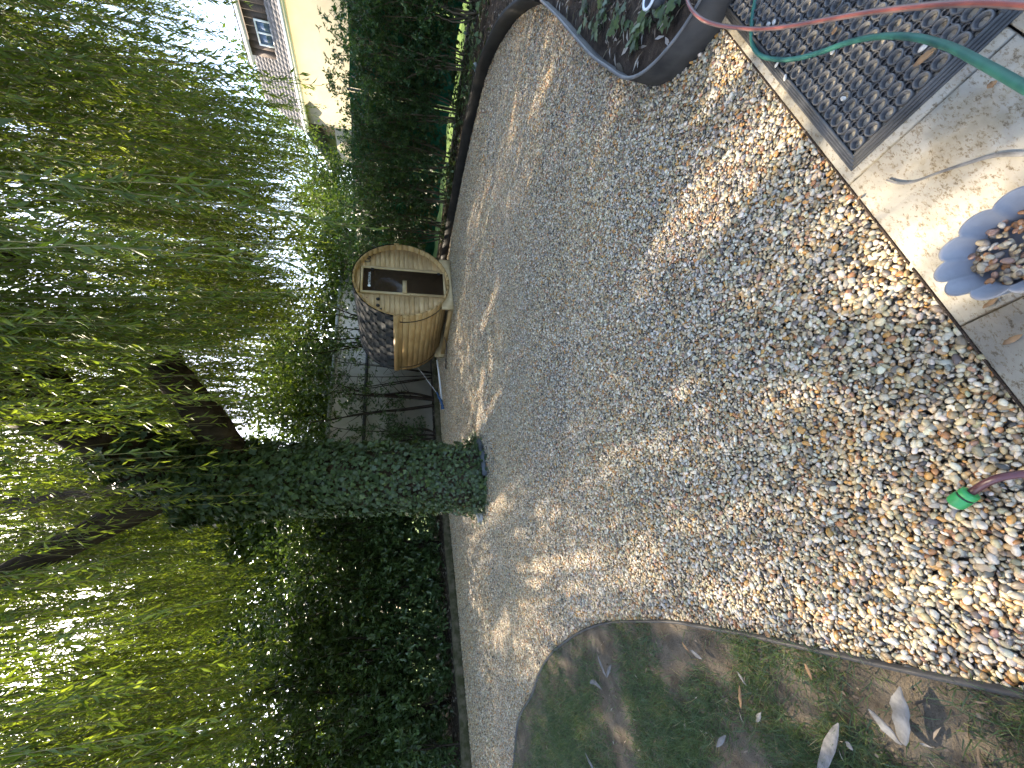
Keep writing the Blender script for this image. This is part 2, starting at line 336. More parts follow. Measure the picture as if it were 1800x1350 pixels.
def inside(poly, P):
    poly = np.asarray(poly)[:, :2]; x, y = P[:, 0], P[:, 1]; r = np.zeros(len(P), bool)
    j = len(poly) - 1
    for i in range(len(poly)):
        xi, yi = poly[i]; xj, yj = poly[j]
        c = ((yi > y) != (yj > y)) & (x < (xj - xi) * (y - yi) / (yj - yi + 1e-12) + xi); r ^= c; j = i
    return r
def seg_dist(P, a, b):
    a = np.asarray(a)[:2]; b = np.asarray(b)[:2]; ab = b - a
    t = np.clip(((P[:, :2] - a) @ ab) / (ab @ ab + 1e-12), 0, 1)
    return np.linalg.norm(P[:, :2] - (a + t[:, None] * ab), axis=1)
def smooth_line(pts, n=60):
    pts = np.asarray(pts, float); d = np.r_[0, np.cumsum(np.linalg.norm(np.diff(pts, axis=0), axis=1))]
    out = []
    P = np.vstack([2 * pts[0] - pts[1], pts, 2 * pts[-1] - pts[-2]])
    for s in np.linspace(0, d[-1] * 0.99999, n):
        i = np.searchsorted(d, s, 'right') - 1; t = (s - d[i]) / (d[i + 1] - d[i])
        p0, p1, p2, p3 = P[i], P[i + 1], P[i + 2], P[i + 3]
        out.append(0.5 * (2 * p1 + (p2 - p0) * t + (2 * p0 - 5 * p1 + 4 * p2 - p3) * t * t + (3 * p1 - p0 - 3 * p2 + p3) * t ** 3))
    return np.array(out)
def sheet(name, poly, z, mat, kind='structure'):
    p = np.asarray(poly, float)[:, :2]
    mb = MB(); mb.add(np.c_[p, np.full(len(p), z)], [np.arange(len(p))[None]])
    o = mb.build(name, mat); 
    if o.data.polygons[0].normal.z < 0: o.data.flip_normals()
    return tag(o, kind=kind)

# sunlit spots on the ground, seen through the gaps of the crowns: (end, end, half width)
SPOTS = []
def spot(a, b, r): SPOTS.append((G(*a), G(*b), r * 1.1))
spot((1088, 148), (1030, 290), .085); spot((1030, 290), (1008, 335), .06)
spot((966, 120), (930, 195), .075); spot((905, 170), (893, 240), .06); spot((915, 250), (905, 290), .05)
spot((862, 300), (838, 390), .08); spot((895, 335), (890, 380), .05); spot((850, 430), (838, 470), .06)
spot((1370, 215), (1300, 300), .09); spot((1300, 300), (1210, 400), .10); spot((1240, 320), (1120, 480), .075)
spot((1262, 385), (1235, 420), .06)
spot((1325, 545), (1255, 600), .085); spot((1220, 620), (1190, 690), .06); spot((1150, 600), (1080, 660), .06)
spot((1560, 585), (1420, 670), .07); spot((1600, 500), (1530, 600), .06); spot((1480, 610), (1500, 680), .06)
spot((1540, 300), (1640, 380), .10); spot((1700, 290), (1800, 330), .09); spot((1640, 420), (1700, 540), .08)
spot((1480, 235), (1500, 265), .06); spot((1275, 60), (1300, 90), .05); spot((1590, 480), (1610, 520), .05)
spot((874, 500), (845, 575), .13); spot((860, 600), (862, 660), .12); spot((848, 650), (838, 765), .14); spot((880, 690), (840, 740), .08)
spot((868, 545), (880, 610), .08); spot((835, 350), (815, 430), .05)
spot((1150, 965), (1110, 985), .08); spot((884, 878), (860, 892), .10); spot((950, 895), (945, 905), .08)
spot((890, 1090), (870, 1130), .12); spot((1100, 1245), (1120, 1250), .05); spot((1020, 1290), (1030, 1300), .05)
def lit(P):
    """points whose shadow would fall on one of the sunlit spots"""
    g = P - SUN * (P[:, 2:3] / SUN[2]); r = np.zeros(len(P), bool)
    for a, b, h in SPOTS: r |= seg_dist(g, a, b) < h
    return r

# ------------------------------------------------------------------ layout lines (metres)
lawn_px = [(910, 1267), (933, 1223), (947, 1183), (967, 1150), (993, 1127), (1020, 1110), (1050, 1098), (1083, 1093), (1133, 1092), (1183, 1093), (1233, 1102), (1300, 1113), (1387, 1133), (1500, 1158), (1583, 1177), (1667, 1195), (1800, 1223)]
lawn_line = np.vstack([[-8.5, 5.2, 0], [-5.6, 4.6, 0], [-4.31, 4.2, 0], [G(*p) for p in lawn_px], [-0.52, 0.1, 0], [-0.45, -0.6, 0]][:3] + [[G(*p)] for p in lawn_px] + [[[-0.56, 0.2, 0]], [[-0.45, -0.6, 0]]])
lawn_line = smooth_line(lawn_line, 90)
back_line = smooth_line([(3.15, 2.96, 0), (3.55, 3.35, 0), (4.0, 3.96, 0), (4.26, 4.44, 0), (4.48, 4.94, 0), (4.62, 5.44, 0), (4.66, 5.9, 0), (4.58, 6.6, 0), (4.42, 7.4, 0), (4.15, 8.4, 0), (3.83, 9.4, 0), (3.45, 10.5, 0), (2.9, 11.9, 0), (2.3, 13.2, 0)], 80)
bed_line = smooth_line([(3.15, 2.96, 0), (2.68, 2.60, 0), (2.28, 2.31, 0), (1.97, 2.08, 0), (1.76, 1.90, 0), (1.62, 1.78, 0), (1.54, 1.69, 0), (1.49, 1.60, 0), (1.465, 1.52, 0), (1.45, 1.42, 0), (1.455, 1.30, 0), (1.49, 1.18, 0), (1.56, 1.0, 0), (1.66, 0.8, 0)], 80)
kerb_line = smooth_line([(0.9, 13.6, 0), (0.21, 13.2, 0), (-0.94, 12.45, 0), (-2.04, 11.7, 0), (-3.94, 9.75, 0), (-4.71, 8.95, 0), (-5.68, 8.05, 0), (-6.27, 7.5, 0), (-6.98, 6.9, 0), (-8.2, 5.9, 0), (-9.2, 5.2, 0)], 60)
J2 = G(1490, 326)                           # a slab corner on the gravel edge
def PV(u, v, z=0.0): return J2 + B * u - A * v + np.array([0, 0, z])   # u along the edge (to the right), v into the patio

# ------------------------------------------------------------------ ground
mb = MB(); n = 24; xs = np.linspace(-400, 400, n); gx, gy = np.meshgrid(xs, xs)
idx = np.arange(n * n).reshape(n, n)
mb.add(np.c_[gx.ravel(), gy.ravel(), np.full(n * n, -0.09)], np.stack([idx[:-1, :-1], idx[:-1, 1:], idx[1:, 1:], idx[1:, :-1]], -1).reshape(-1, 4))
tag(mb.build('ground', 'far_grass'), kind='structure')
gravel_poly = np.vstack([[PV(1.2, 0.0)], [PV(-1.6, 0.0)], lawn_line[::-1], kerb_line[::-1], back_line[::-1], bed_line])[:, :2]
gravel = sheet('gravel_bed', gravel_poly, -0.045, 'gravel_base')
lawn_poly = np.vstack([lawn_line, [[-0.4, -1.5, 0], [-12, -1.5, 0], [-12, 5.2, 0]]])[:, :2]
lawn = sheet('lawn', lawn_poly, -0.012, 'bare_earth')
sheet('flower_bed_soil', np.vstack([bed_line, [[2.4, -0.3, 0], [7, -0.3, 0], [7, 3.0, 0]]])[:, :2], 0.075, 'soil')
sheet('hedge_bed_soil', np.vstack([back_line, [[3.9, 14, 0], [5.6, 9.9, 0], [7.5, 5.2, 0], [8.4, 3.02, 0]]])[:, :2], 0.035, 'soil')
sheet('shrub_bed_soil', np.vstack([kerb_line, [[-12, 8, 0], [-7, 15.5, 0], [2, 17, 0]]])[:, :2], 0.10, 'soil')

# ------------------------------------------------------------------ paving slabs
TW, TD, GAP = 0.499, 0.36, 0.0045
paving = thing('paving', None, None, tuple(J2), TH); del_keys = [k for k in ('label', 'category') if k in paving.keys()]
tag(paving, kind='structure')
def slab_mesh(wd, dp):
    bv = 0.003; x0, x1, y0, y1 = GAP / 2, wd - GAP / 2, -dp + GAP / 2, -GAP / 2
    mb = MB()
    v = [[x0, y0, -.03], [x1, y0, -.03], [x1, y1, -.03], [x0, y1, -.03], [x0, y0, -bv], [x1, y0, -bv], [x1, y1, -bv], [x0, y1, -bv],
         [x0 + bv, y0 + bv, 0], [x1 - bv, y0 + bv, 0], [x1 - bv, y1 - bv, 0], [x0 + bv, y1 - bv, 0]]
    f = [[0, 1, 5, 4], [1, 2, 6, 5], [2, 3, 7, 6], [3, 0, 4, 7], [4, 5, 9, 8], [5, 6, 10, 9], [6, 7, 11, 10], [7, 4, 8, 11], [8, 9, 10, 11]]
    mb.add(v, np.array(f)); me = mb.mesh('paving_slab'); me.materials.append(MATS['travertine']); return me
SM = slab_mesh(TW, TD)
for iu in range(-3, 5):
    for iv in range(0, 4):
        off = 0.0 if iv == 0 else (0.17 if iv % 2 else 0.33)
        o = link('paving_slab', SM, None, paving, (iu * TW + off, -iv * TD, random.uniform(-.0008, .0008)))
mb = MB(); mb.box((-2.0, -1.6, -.045), (2.6, -0.004, -.022)); mb.build('mortar_bed', 'board_black', paving)
mb = MB(); mb.box((-2.0, 0.001, -.045), (2.6, 0.006, -.008)); mb.build('edge_profile', 'soil', paving)

# ------------------------------------------------------------------ gravel pebbles
PAL = np.array([[.60, .56, .48], [.50, .475, .42], [.66, .62, .53], [.42, .39, .33], [.50, .42, .28], [.44, .34, .20], [.36, .25, .13], [.50, .28, .085], [.35, .17, .07],
                [.23, .19, .145], [.14, .125, .11], [.055, .054, .055], [.27, .26, .25], [.37, .22, .15], [.56, .48, .33], [.36, .34, .23], [.26, .245, .17]])
PW = np.array([12, 9, 10, 8, 10, 9, 7, 5.5, 3.5, 7, 5, 2.5, 5, 3, 10, 6, 4.5]); PW /= PW.sum()
def pebble_shape(seed, sub=2):
    r = np.random.default_rng(seed)
    t = (1 + 5 ** .5) / 2
    v = nrm(np.array([[-1, t, 0], [1, t, 0], [-1, -t, 0], [1, -t, 0], [0, -1, t], [0, 1, t], [0, -1, -t], [0, 1, -t], [t, 0, -1], [t, 0, 1], [-t, 0, -1], [-t, 0, 1]], float))
    f = [[0, 11, 5], [0, 5, 1], [0, 1, 7], [0, 7, 10], [0, 10, 11], [1, 5, 9], [5, 11, 4], [11, 10, 2], [10, 7, 6], [7, 1, 8], [3, 9, 4], [3, 4, 2], [3, 2, 6], [3, 6, 8], [3, 8, 9], [4, 9, 5], [2, 4, 11], [6, 2, 10], [8, 6, 7], [9, 8, 1]]
    v = [np.array(p) for p in v]
    for _ in range(sub - 1):
        c = {}; nf = []
        def mid(a, b):
            k = (min(a, b), max(a, b))
            if k not in c: v.append(nrm(v[a] + v[b])); c[k] = len(v) - 1
            return c[k]
        for a, b, d in f:
            x, y, z = mid(a, b), mid(b, d), mid(d, a); nf += [[a, x, z], [b, y, x], [d, z, y], [x, y, z]]
        f = nf
    v = np.array(v)
    for _ in range(5):
        ax = nrm(r.standard_normal(3)); v = v * (1 + 0.085 * np.sin(1.7 * (v @ ax) + r.uniform(0, 6)))[:, None]
    for _ in range(2):                       # a couple of flattened sides
        ax = nrm(r.standard_normal(3)); d = v @ ax; lim = r.uniform(.62, .85); v = v - np.outer(np.maximum(d - lim, 0) * .75, ax)
    v = v * np.array([1, r.uniform(.66, .9), r.uniform(.42, .62)]) * 0.5
    mb = MB(); mb.add(v, np.array(f)); return mb
SHAPES = [pebble_shape(s) for s in range(12)]
SH_SINGLE = []; SH_INST = []
proto_col = bpy.data.collections.new('pebble_shapes')
for i, s in enumerate(SHAPES):
    me = s.mesh('pebble', True); me.materials.append(MATS['pebble_single']); SH_SINGLE.append(me)
    me2 = s.mesh('pebble_small', True); me2.materials.append(MATS['pebble_inst']); SH_INST.append(me2)

def scatter(poly, dens, zlo, zhi, smin, smax, ylo, yhi, scale=1.0):
    p0 = poly.min(0); p1 = poly.max(0); y0 = max(p0[1], ylo); y1 = min(p1[1], yhi); x0 = max(p0[0], -y1 * 1.12 - 0.6); x1 = min(p1[0], y1 * 1.12 + 0.6)
    st = 1 / math.sqrt(dens); nx = int((x1 - x0) / st); ny = int((y1 - y0) / st)
    gx, gy = np.meshgrid(np.arange(nx), np.arange(ny)); gx = gx + 0.5 * (gy % 2)
    P = np.c_[x0 + gx.ravel() * st, y0 + gy.ravel() * st] + rng.uniform(-.42, .42, (nx * ny, 2)) * st
    P = P[(np.abs(P[:, 0]) < P[:, 1] * 1.10 + 0.45)]
    P = P[inside(poly, P)]
    n = len(P); size = np.clip(np.exp(rng.normal(math.log((smin + smax) / 2), .30, n)), smin, smax * 1.35) * scale
    z = rng.uniform(zlo, zhi, n)
    return np.c_[P, z], size
sets = [scatter(gravel_poly, 8000, -.030, -.021, .0080, .0165, 0.0, 2.8), scatter(gravel_poly, 6600, -.020, -.013, .0092, .0178, 0.0, 2.8),
        scatter(gravel_poly, 6600, -.027, -.014, .0092, .0180, 2.8, 5.2), scatter(gravel_poly, 2700, -.028, -.012, .013, .0245, 5.2, 14)]
P = np.vstack([s[0] for s in sets]); S = np.concatenate([s[1] for s in sets])
keep = np.linalg.norm(P[:, :2] - np.array([-1.5, 6.2]), axis=1) > 0.46
P = P[keep]; S = S[keep]; NP_ = len(P)
ROT = np.c_[rng.normal(0, .32, NP_), rng.normal(0, .32, NP_), rng.uniform(0, 6.28, NP_)]
SCL = S[:, None] * np.c_[rng.uniform(.95, 1.35, NP_), rng.uniform(.88, 1.15, NP_), rng.uniform(.95, 1.35, NP_)]
PC = PAL[rng.choice(len(PAL), NP_, p=PW)] * rng.uniform(.8, 1.15, (NP_, 1)) * (1 + rng.normal(0, .03, (NP_, 3)))
patch = np.sin(P[:, 0] * 2.1 + 1.3 * np.sin(P[:, 1] * 1.7)) * np.sin(P[:, 1] * 2.6 + P[:, 0])
PC = PC * np.array([.94, .86, .735]); PC = np.clip(PC * (1 + 0.06 * patch[:, None] * np.array([1, .6, -.4])), .01, .8)
PI_ = rng.integers(0, 12, NP_)
# the 300 that show largest stand alone
dn = np.array([0, -math.sin(PIT), -math.cos(PIT)]); fw = np.array([0, math.cos(PIT), -math.sin(PIT)])
q = P - np.array([0, 0, H]); dep = q @ fw; px = 900 + FPX * (q @ dn) / dep; py = 675 - FPX * q[:, 0] / dep
big = S / dep * ((px > 0) & (px < 1795) & (py > 5) & (py < 1345)) * (P[:, 2] > -.0205)
order = np.argsort(-big)[:300]
for i in order:
    o = link('pebble', SH_SINGLE[PI_[i]], None, gravel, tuple(P[i])); o.rotation_euler = ROT[i]; o.scale = SCL[i]; o.color = (*PC[i], 1)
rest = np.ones(NP_, bool); rest[order] = False
pm = bpy.data.meshes.new('pebbles'); idx = np.where(rest)[0]
pm.vertices.add(len(idx)); pm.vertices.foreach_set('co', P[idx].astype(np.float32).reshape(-1))
def vattr(me, nm, ty, arr, key):
    a = me.attributes.new(nm, ty, 'POINT'); a.data.foreach_set(key, np.ascontiguousarray(arr).reshape(-1))
vattr(pm, 'prot', 'FLOAT_VECTOR', ROT[idx].astype(np.float32), 'vector'); vattr(pm, 'pscl', 'FLOAT_VECTOR', SCL[idx].astype(np.float32), 'vector')
vattr(pm, 'pcol', 'FLOAT_COLOR', np.c_[PC[idx], np.ones(len(idx))].astype(np.float32), 'color'); vattr(pm, 'pidx', 'INT', PI_[idx].astype(np.int32), 'value')
po = link('small_pebbles', pm, 'pebble_inst', gravel); tag(po, kind='stuff')
for i, me in enumerate(SH_INST):
    o = bpy.data.objects.new('pebble_shape_%02d' % i, me); proto_col.objects.link(o)
ng = bpy.data.node_groups.new('pebble_scatter', 'GeometryNodeTree')
ng.interface.new_socket('Geometry', in_out='INPUT', socket_type='NodeSocketGeometry'); ng.interface.new_socket('Geometry', in_out='OUTPUT', socket_type='NodeSocketGeometry')
gi = ng.nodes.new('NodeGroupInput'); go = ng.nodes.new('NodeGroupOutput')
iop = ng.nodes.new('GeometryNodeInstanceOnPoints'); ci = ng.nodes.new('GeometryNodeCollectionInfo')
ci.inputs['Collection'].default_value = proto_col; ci.inputs['Separate Children'].default_value = True; ci.inputs['Reset Children'].default_value = True
iop.inputs['Pick Instance'].default_value = True
def nattr(nm, ty):
    a = ng.nodes.new('GeometryNodeInputNamedAttribute'); a.data_type = ty; a.inputs['Name'].default_value = nm; return a.outputs['Attribute']
ng.links.new(gi.outputs[0], iop.inputs['Points']); ng.links.new(ci.outputs[0], iop.inputs['Instance'])
ng.links.new(nattr('pidx', 'INT'), iop.inputs['Instance Index']); ng.links.new(nattr('pscl', 'FLOAT_VECTOR'), iop.inputs['Scale'])
er = ng.nodes.new('FunctionNodeEulerToRotation'); ng.links.new(nattr('prot', 'FLOAT_VECTOR'), er.inputs[0]); ng.links.new(er.outputs[0], iop.inputs['Rotation'])
ng.links.new(iop.outputs[0], go.inputs[0])
md = po.modifiers.new('scatter', 'NODES'); md.node_group = ng

# ------------------------------------------------------------------ edging strips and kerb
def strip(name, line, z0, z1, th, mat, parent=None, rim=None, zvar=0.0):
    p = np.asarray(line)[:, :2]; t = nrm(np.gradient(p, axis=0)); nn = np.c_[-t[:, 1], t[:, 0]]; k = len(p)
    zt = z1 + zvar * np.sin(np.arange(k) * .7) * .5 + zvar * rng.standard_normal(k) * .15
    a = p + nn * th / 2; b = p - nn * th / 2
    V = np.vstack([np.c_[a, np.full(k, z0)], np.c_[a, zt], np.c_[b, zt], np.c_[b, np.full(k, z0)]])
    i = np.arange(k - 1); F = [np.stack([i + c * k, i + 1 + c * k, i + 1 + c2 * k, i + c2 * k], 1) for c, c2 in ((1, 0), (2, 1), (3, 2), (0, 3))]
    F += [np.array([[0, k, 2 * k, 3 * k]]), np.array([[4 * k - 1, 3 * k - 1, 2 * k - 1, k - 1]])]
    mb = MB(); mb.add(V, F); return mb.build(name, mat, parent)
ed = thing('garden_edging', 'black plastic edging strip curving round the planting bed beside the patio', 'edging')
strip('strip', bed_line, -.09, .135, .012, 'black_plastic', ed)
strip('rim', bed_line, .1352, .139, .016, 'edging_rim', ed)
ed2 = thing('garden_edging', 'tall black edging board curving along the hedge towards the sauna', 'edging')
strip('board', back_line[1:], -.09, .155, .035, 'board_black', ed2, zvar=.008)
ed3 = strip('garden_edging', lawn_line, -.09, .004, .012, 'black_plastic')
tag(ed3, 'thin dark edging strip between the patchy lawn and the gravel', 'edging')
kb = strip('stone_kerb', kerb_line, -.09, .15, .16, 'kerb', zvar=.02)
tag(kb, 'low mossy stone kerb running below the laurel shrubs', 'kerb')

# ------------------------------------------------------------------ barrel sauna
def R3(ang):  # about local y
    c, s = math.cos(ang), math.sin(ang); return np.array([[c, 0, s], [0, 1, 0], [-s, 0, c]])
SR, SZ, SLN = 1.10, 1.17, 2.42
sauna = thing('barrel_sauna', 'wooden barrel sauna with dark shingled roof and tinted glass door', 'sauna', (2.49, 9.46, 0), TH)
NS = 46; da = 2 * math.pi / NS
def stave_mesh():
    a0, a1 = -da / 2 + .0035, da / 2 - .0035; ri, ro = SR - .045, SR
    pr = [(ri, a0), (ro - .006, a0), (ro, a0 + .006), (ro + .001, 0), (ro, a1 - .006), (ro - .006, a1), (ri, a1)]
    p = [(r * math.sin(a), r * math.cos(a)) for r, a in pr]; k = len(p)
    v = [[x, 0, z] for x, z in p] + [[x, SLN, z] for x, z in p]
    f = [[i, (i + 1) % k, (i + 1) % k + k, i + k] for i in range(k)] + [list(range(k))[::-1], list(range(k, 2 * k))]
    mb = MB(); mb.add(v, f); me = mb.mesh('stave'); me.materials.append(MATS['pine_stave']); return me
ME = stave_mesh()
for i in range(NS):
    o = link('stave', ME, None, sauna, (0, random.uniform(-.006, .006), SZ)); o.rotation_euler = (0, i * da, 0)
def arcstrip(mb, r0, r1, a0, a1, y0, y1, n=24, zc=SZ):
    an = np.linspace(a0, a1, n)
    def ring(r, y): return np.c_[r * np.sin(an), np.full(n, y), zc + r * np.cos(an)]
    V = np.vstack([ring(r0, y0), ring(r1, y0), ring(r1, y1), ring(r0, y1)]); i = np.arange(n - 1)
    F = [np.stack([i + c * n, i + 1 + c * n, i + 1 + ((c + 1) % 4) * n, i + ((c + 1) % 4) * n], 1) for c in range(4)]
    F += [np.array([[0, n, 2 * n, 3 * n]]), np.array([[n - 1, 4 * n - 1, 3 * n - 1, 2 * n - 1]])]
    mb.add(V, F); return mb
RA = math.radians(80)                        # roofing reaches from -80 to +80 degrees off the top
roof = arcstrip(MB(), SR + .004, SR + .014, -RA, RA, -.012, SLN + .01, 48).build('roofing', 'shingle_gap', sauna)
rows = 8; rh = RA * (SR) / rows; tabw = 0.345
def shingle_mesh(r):
    # a tab wide at the top, cut back at its lower corners, curved to the barrel
    aw = rh * 1.02 / SR; hw = tabw / 2
    lev = [(0, .0005), (.2, .0005), (.4, .0005), (.58, .0005), (.60, .020), (.8, .030), (1.0, .040)]; nl_ = len(lev); v = []
    for top in (0, 1):
        for t, cut in lev:
            rr = SR + .0145 + top * (.0025 + .0015 * t)
            for y in (-hw + cut, hw - cut): v.append([rr * math.sin(t * aw), y, rr * math.cos(t * aw)])
    m = 2 * nl_; f = []
    for i in range(nl_ - 1): f += [[m + 2 * i, m + 2 * i + 1, m + 2 * i + 3, m + 2 * i + 2], [2 * i, 2 * i + 2, m + 2 * i + 2, m + 2 * i], [2 * i + 3, 2 * i + 1, m + 2 * i + 1, m + 2 * i + 3]]
    f += [[m - 2, m - 1, 2 * m - 1, 2 * m - 2]]
    mb = MB(); mb.add(v, f); me = mb.mesh('shingle'); me.materials.append(MATS['shingle']); return me
TM = shingle_mesh(0)
for side in (1, -1):
    for r in range(rows):
        off = tabw / 2 if r % 2 else 0
        if r % 2:
            for yh in (tabw / 4, SLN - tabw / 4):
                o = link('shingle', TM, None, roof, (0, yh, SZ)); o.scale = (1, .5, 1); o.rotation_euler = (0, r * (RA / rows), 0 if side > 0 else math.pi)
        for k in range(-1, 8):
            yc = k * tabw + off + tabw / 2
            if yc - tabw / 2 < -.02 or yc + tabw / 2 > SLN + .03: continue
            o = link('shingle', TM, None, roof, (0, yc, SZ)); a = r * (RA / rows)
            o.rotation_euler = (0, a, 0) if side > 0 else (0, a, math.pi)
            if side < 0: o.location = (0, yc, SZ)
for side in (1, -1):
    a = side * math.radians(80.5); mb = MB(); mb.box((-.062, -.015, .016), (.062, SLN + .012, .040))
    o = mb.build('batten', 'pine_stave', sauna, loc=((SR - .006) * math.sin(a + side * .045), 0, SZ + (SR - .006) * math.cos(a + side * .045))); o.rotation_euler = (0, a + side * .045, 0)
for y in (.20, SLN - .16):
    arcstrip(MB(), SR + .001, SR + .008, math.radians(87), math.radians(273), y, y + .028, 40).build('hoop', 'steel_black', sauna)
# end wall of level boards, set back inside the staves
DX, DZ0, DZ1 = .40, .15, 2.10; PY = .12; RI = SR - .045
bh = .111; zb = SZ - RI + .002; k = 0
while zb < SZ + RI - .02:
    z0, z1 = zb + .0015, min(zb + bh - .0025, SZ + RI - .006)
    for lo, hi in ((-9, -DX), (DX, 9), (-DX, DX)):
        if (lo == -DX) and not (z1 < DZ0 + .02 or z0 > DZ1 - .02): continue
        zz = np.linspace(z0, z1, 6); ex = np.sqrt(np.maximum(RI ** 2 - (zz - SZ) ** 2, 0)) - .004
        L = np.maximum(-ex, lo); Rr = np.minimum(ex, hi)
        if (Rr - L).max() < .02: continue
        Rr = np.maximum(Rr, L + .001)
        pl = np.vstack([np.c_[L, zz], np.c_[Rr, zz][::-1]]); m = len(pl)
        v = np.vstack([np.c_[pl[:, 0], np.full(m, PY), pl[:, 1]], np.c_[pl[:, 0], np.full(m, PY + .035), pl[:, 1]]])
        i = np.arange(m); kk = (i + 1) % m
        mb = MB(); mb.add(v, [np.stack([kk, i, i + m, kk + m], 1), i[None], (i + m)[::-1][None]]); mb.build('wall_board', 'pine_board', sauna)
    zb += bh
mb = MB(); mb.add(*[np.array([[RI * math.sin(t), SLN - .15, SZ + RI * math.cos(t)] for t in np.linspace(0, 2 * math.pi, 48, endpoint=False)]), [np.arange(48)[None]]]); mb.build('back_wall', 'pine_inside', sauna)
door = link('door', None, None, sauna, (0, PY - .02, 0))
mb = MB(); mb.box((-DX, -.012, DZ0), (-DX + .055, .04, DZ1)); mb.build('frame_post', 'pine_trim', door)
mb = MB(); mb.box((DX - .055, -.012, DZ0), (DX, .04, DZ1)); mb.build('frame_post', 'pine_trim', door)
mb = MB(); mb.box((-DX + .055, -.010, DZ1 - .05), (DX - .055, .04, DZ1)); mb.build('frame_rail', 'pine_trim', door)
mb = MB(); mb.box((-DX + .055, -.010, DZ0), (DX - .055, .04, DZ0 + .05)); mb.build('frame_rail', 'pine_trim', door)
mb = MB(); mb.box((-DX + .058, .004, DZ0 + .052), (DX - .058, .012, DZ1 - .052)); mb.build('pane', 'tinted_glass', door)
mb = MB(); mb.box((-.375, -.055, 1.065), (-.01, -.020, 1.165)); mb.build('handle', 'pine_trim', door)
for z in (1.85, .30):
    mb = MB(); mb.box((DX - .11, -.016, z - .03), (DX - .05, .003, z + .03)); mb.build('hinge', 'steel_black', door)
def textmesh(name, body, size, loc, rot, mat, parent, depth=.001, align='CENTER'):
    cu = bpy.data.curves.new(name, 'FONT'); cu.body = body; cu.size = size; cu.align_x = align; cu.extrude = depth
    tmp = bpy.data.objects.new(name, cu); COL.objects.link(tmp)
    dg = bpy.context.evaluated_depsgraph_get(); me = bpy.data.meshes.new_from_object(tmp.evaluated_get(dg))
    bpy.data.objects.remove(tmp); me.materials.clear()
    o = link(name, me, mat, parent, loc); o.rotation_euler = rot; return o
textmesh('lettering', 'ARTSAUNA', .075, (.035, .0015, 1.882), (math.pi / 2, 0, 0), 'white_plastic', door)
mb = MB(); an = np.linspace(0, 2 * math.pi, 20, endpoint=False)
mb.add(np.c_[-.185 + .034 * np.cos(an), np.full(20, .002), 1.908 + .034 * np.sin(an)], [np.arange(20)[None]]); mb.build('emblem', 'white_plastic', door)
for x in (-.554, -.736):
    mb = MB(); mb.tube([[x, PY - .012, 1.705], [x, PY + .002, 1.705]], .042, 20); mb.build('air_vent', 'steel_black', sauna)
mb = MB(); mb.prism([(-.86, -.02), (-.80, -.02), (-.83, .03)], 0, .012); o = mb.build('vent_cover', 'steel_black', sauna, loc=(0, PY + .0005, 1.64)); o.rotation_euler = (math.pi / 2, 0, 0)
for x in (.665, .553):
    mb = MB(); mb.tube(smooth_line([(x, PY - .004, 2.03), (x, PY - .012, 1.93), (x + .01, PY - .05, 1.905), (x + .02, PY - .055, 1.95)], 14), .010, 6); mb.build('coat_hook', 'steel_black', sauna)
# benches seen through the glass
for k in range(4):
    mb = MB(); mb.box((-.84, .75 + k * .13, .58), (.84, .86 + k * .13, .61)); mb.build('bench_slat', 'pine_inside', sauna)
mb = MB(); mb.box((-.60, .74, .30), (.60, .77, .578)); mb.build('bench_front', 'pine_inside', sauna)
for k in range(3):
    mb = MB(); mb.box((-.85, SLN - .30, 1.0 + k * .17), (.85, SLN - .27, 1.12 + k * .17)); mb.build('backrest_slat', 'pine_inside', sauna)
# cradles and beams
def cradle(y):
    xs = np.linspace(-.775, .775, 21); top = np.minimum(SZ - np.sqrt((SR + .004) ** 2 - xs ** 2), .27)
    pl = np.vstack([np.c_[xs, top], [[.775, .0], [-.775, .0]]]); pl[:21, 1] = np.maximum(pl[:21, 1], .06); m = len(pl)
    v = np.vstack([np.c_[pl[:, 0], np.full(m, y), pl[:, 1]], np.c_[pl[:, 0], np.full(m, y + .06), pl[:, 1]]]); i = np.arange(m); kk = (i + 1) % m
    mb = MB(); mb.add(v, [np.stack([i, kk, kk + m, i + m], 1), i[::-1][None], (i + m)[None]]); mb.build('cradle', 'pine_trim', sauna)
cradle(.05); cradle(SLN - .22)
for x in (-.70, .62):
    mb = MB(); mb.box((x, .115, -.01), (x + .07, SLN - .225, .10)); mb.build('base_beam', 'pine_stave', sauna)
# drain pipe, blue strap and cable beside it
c = np.array([2.49, 9.46, 0])
def SL(x, y, z): return tuple(c + B * x + A * y + np.array([0, 0, z]))
mb = MB(); mb.tube([SL(-.9, 2.2, .22), SL(-1.35, 2.35, .16), SL(-2.1, 2.55, .10)], .022, 8); tag(mb.build('drain_pipe', 'white_plastic', smooth=True), 'thin pale pipe lying behind the sauna along the kerb', 'pipe')
mb = MB(); pts = smooth_line([SL(-1.85, 2.3, .26), SL(-1.98, 2.36, .20), SL(-2.12, 2.40, .13), SL(-2.30, 2.46, .10)], 16)
mb.tube(pts, np.linspace(.02, .045, 16), 7, wob=.22); tag(mb.build('blue_cloth', 'blue_plastic', smooth=True), 'crumpled blue cloth hanging by the pipe behind the sauna', 'cloth')
mb = MB(); mb.tube([SL(-1.0, SLN, .75), SL(-1.85, 2.3, .28)], .006, 5); tag(mb.build('tether_line', 'white_plastic'), 'thin white line from the barrel down to the blue cloth', 'line')
mb = MB(); mb.tube(smooth_line([SL(-.8, 1.2, .10), SL(-.92, 1.5, .02), SL(-1.0, 1.9, .0), SL(-1.15, 2.1, .01), SL(-1.3, 2.0, .0), SL(-1.22, 1.8, .0), SL(-1.05, 1.95, .02)], 40), .010, 6); tag(mb.build('power_cable', 'steel_black', smooth=True), 'black cable looped on the gravel beside the sauna', 'cable')

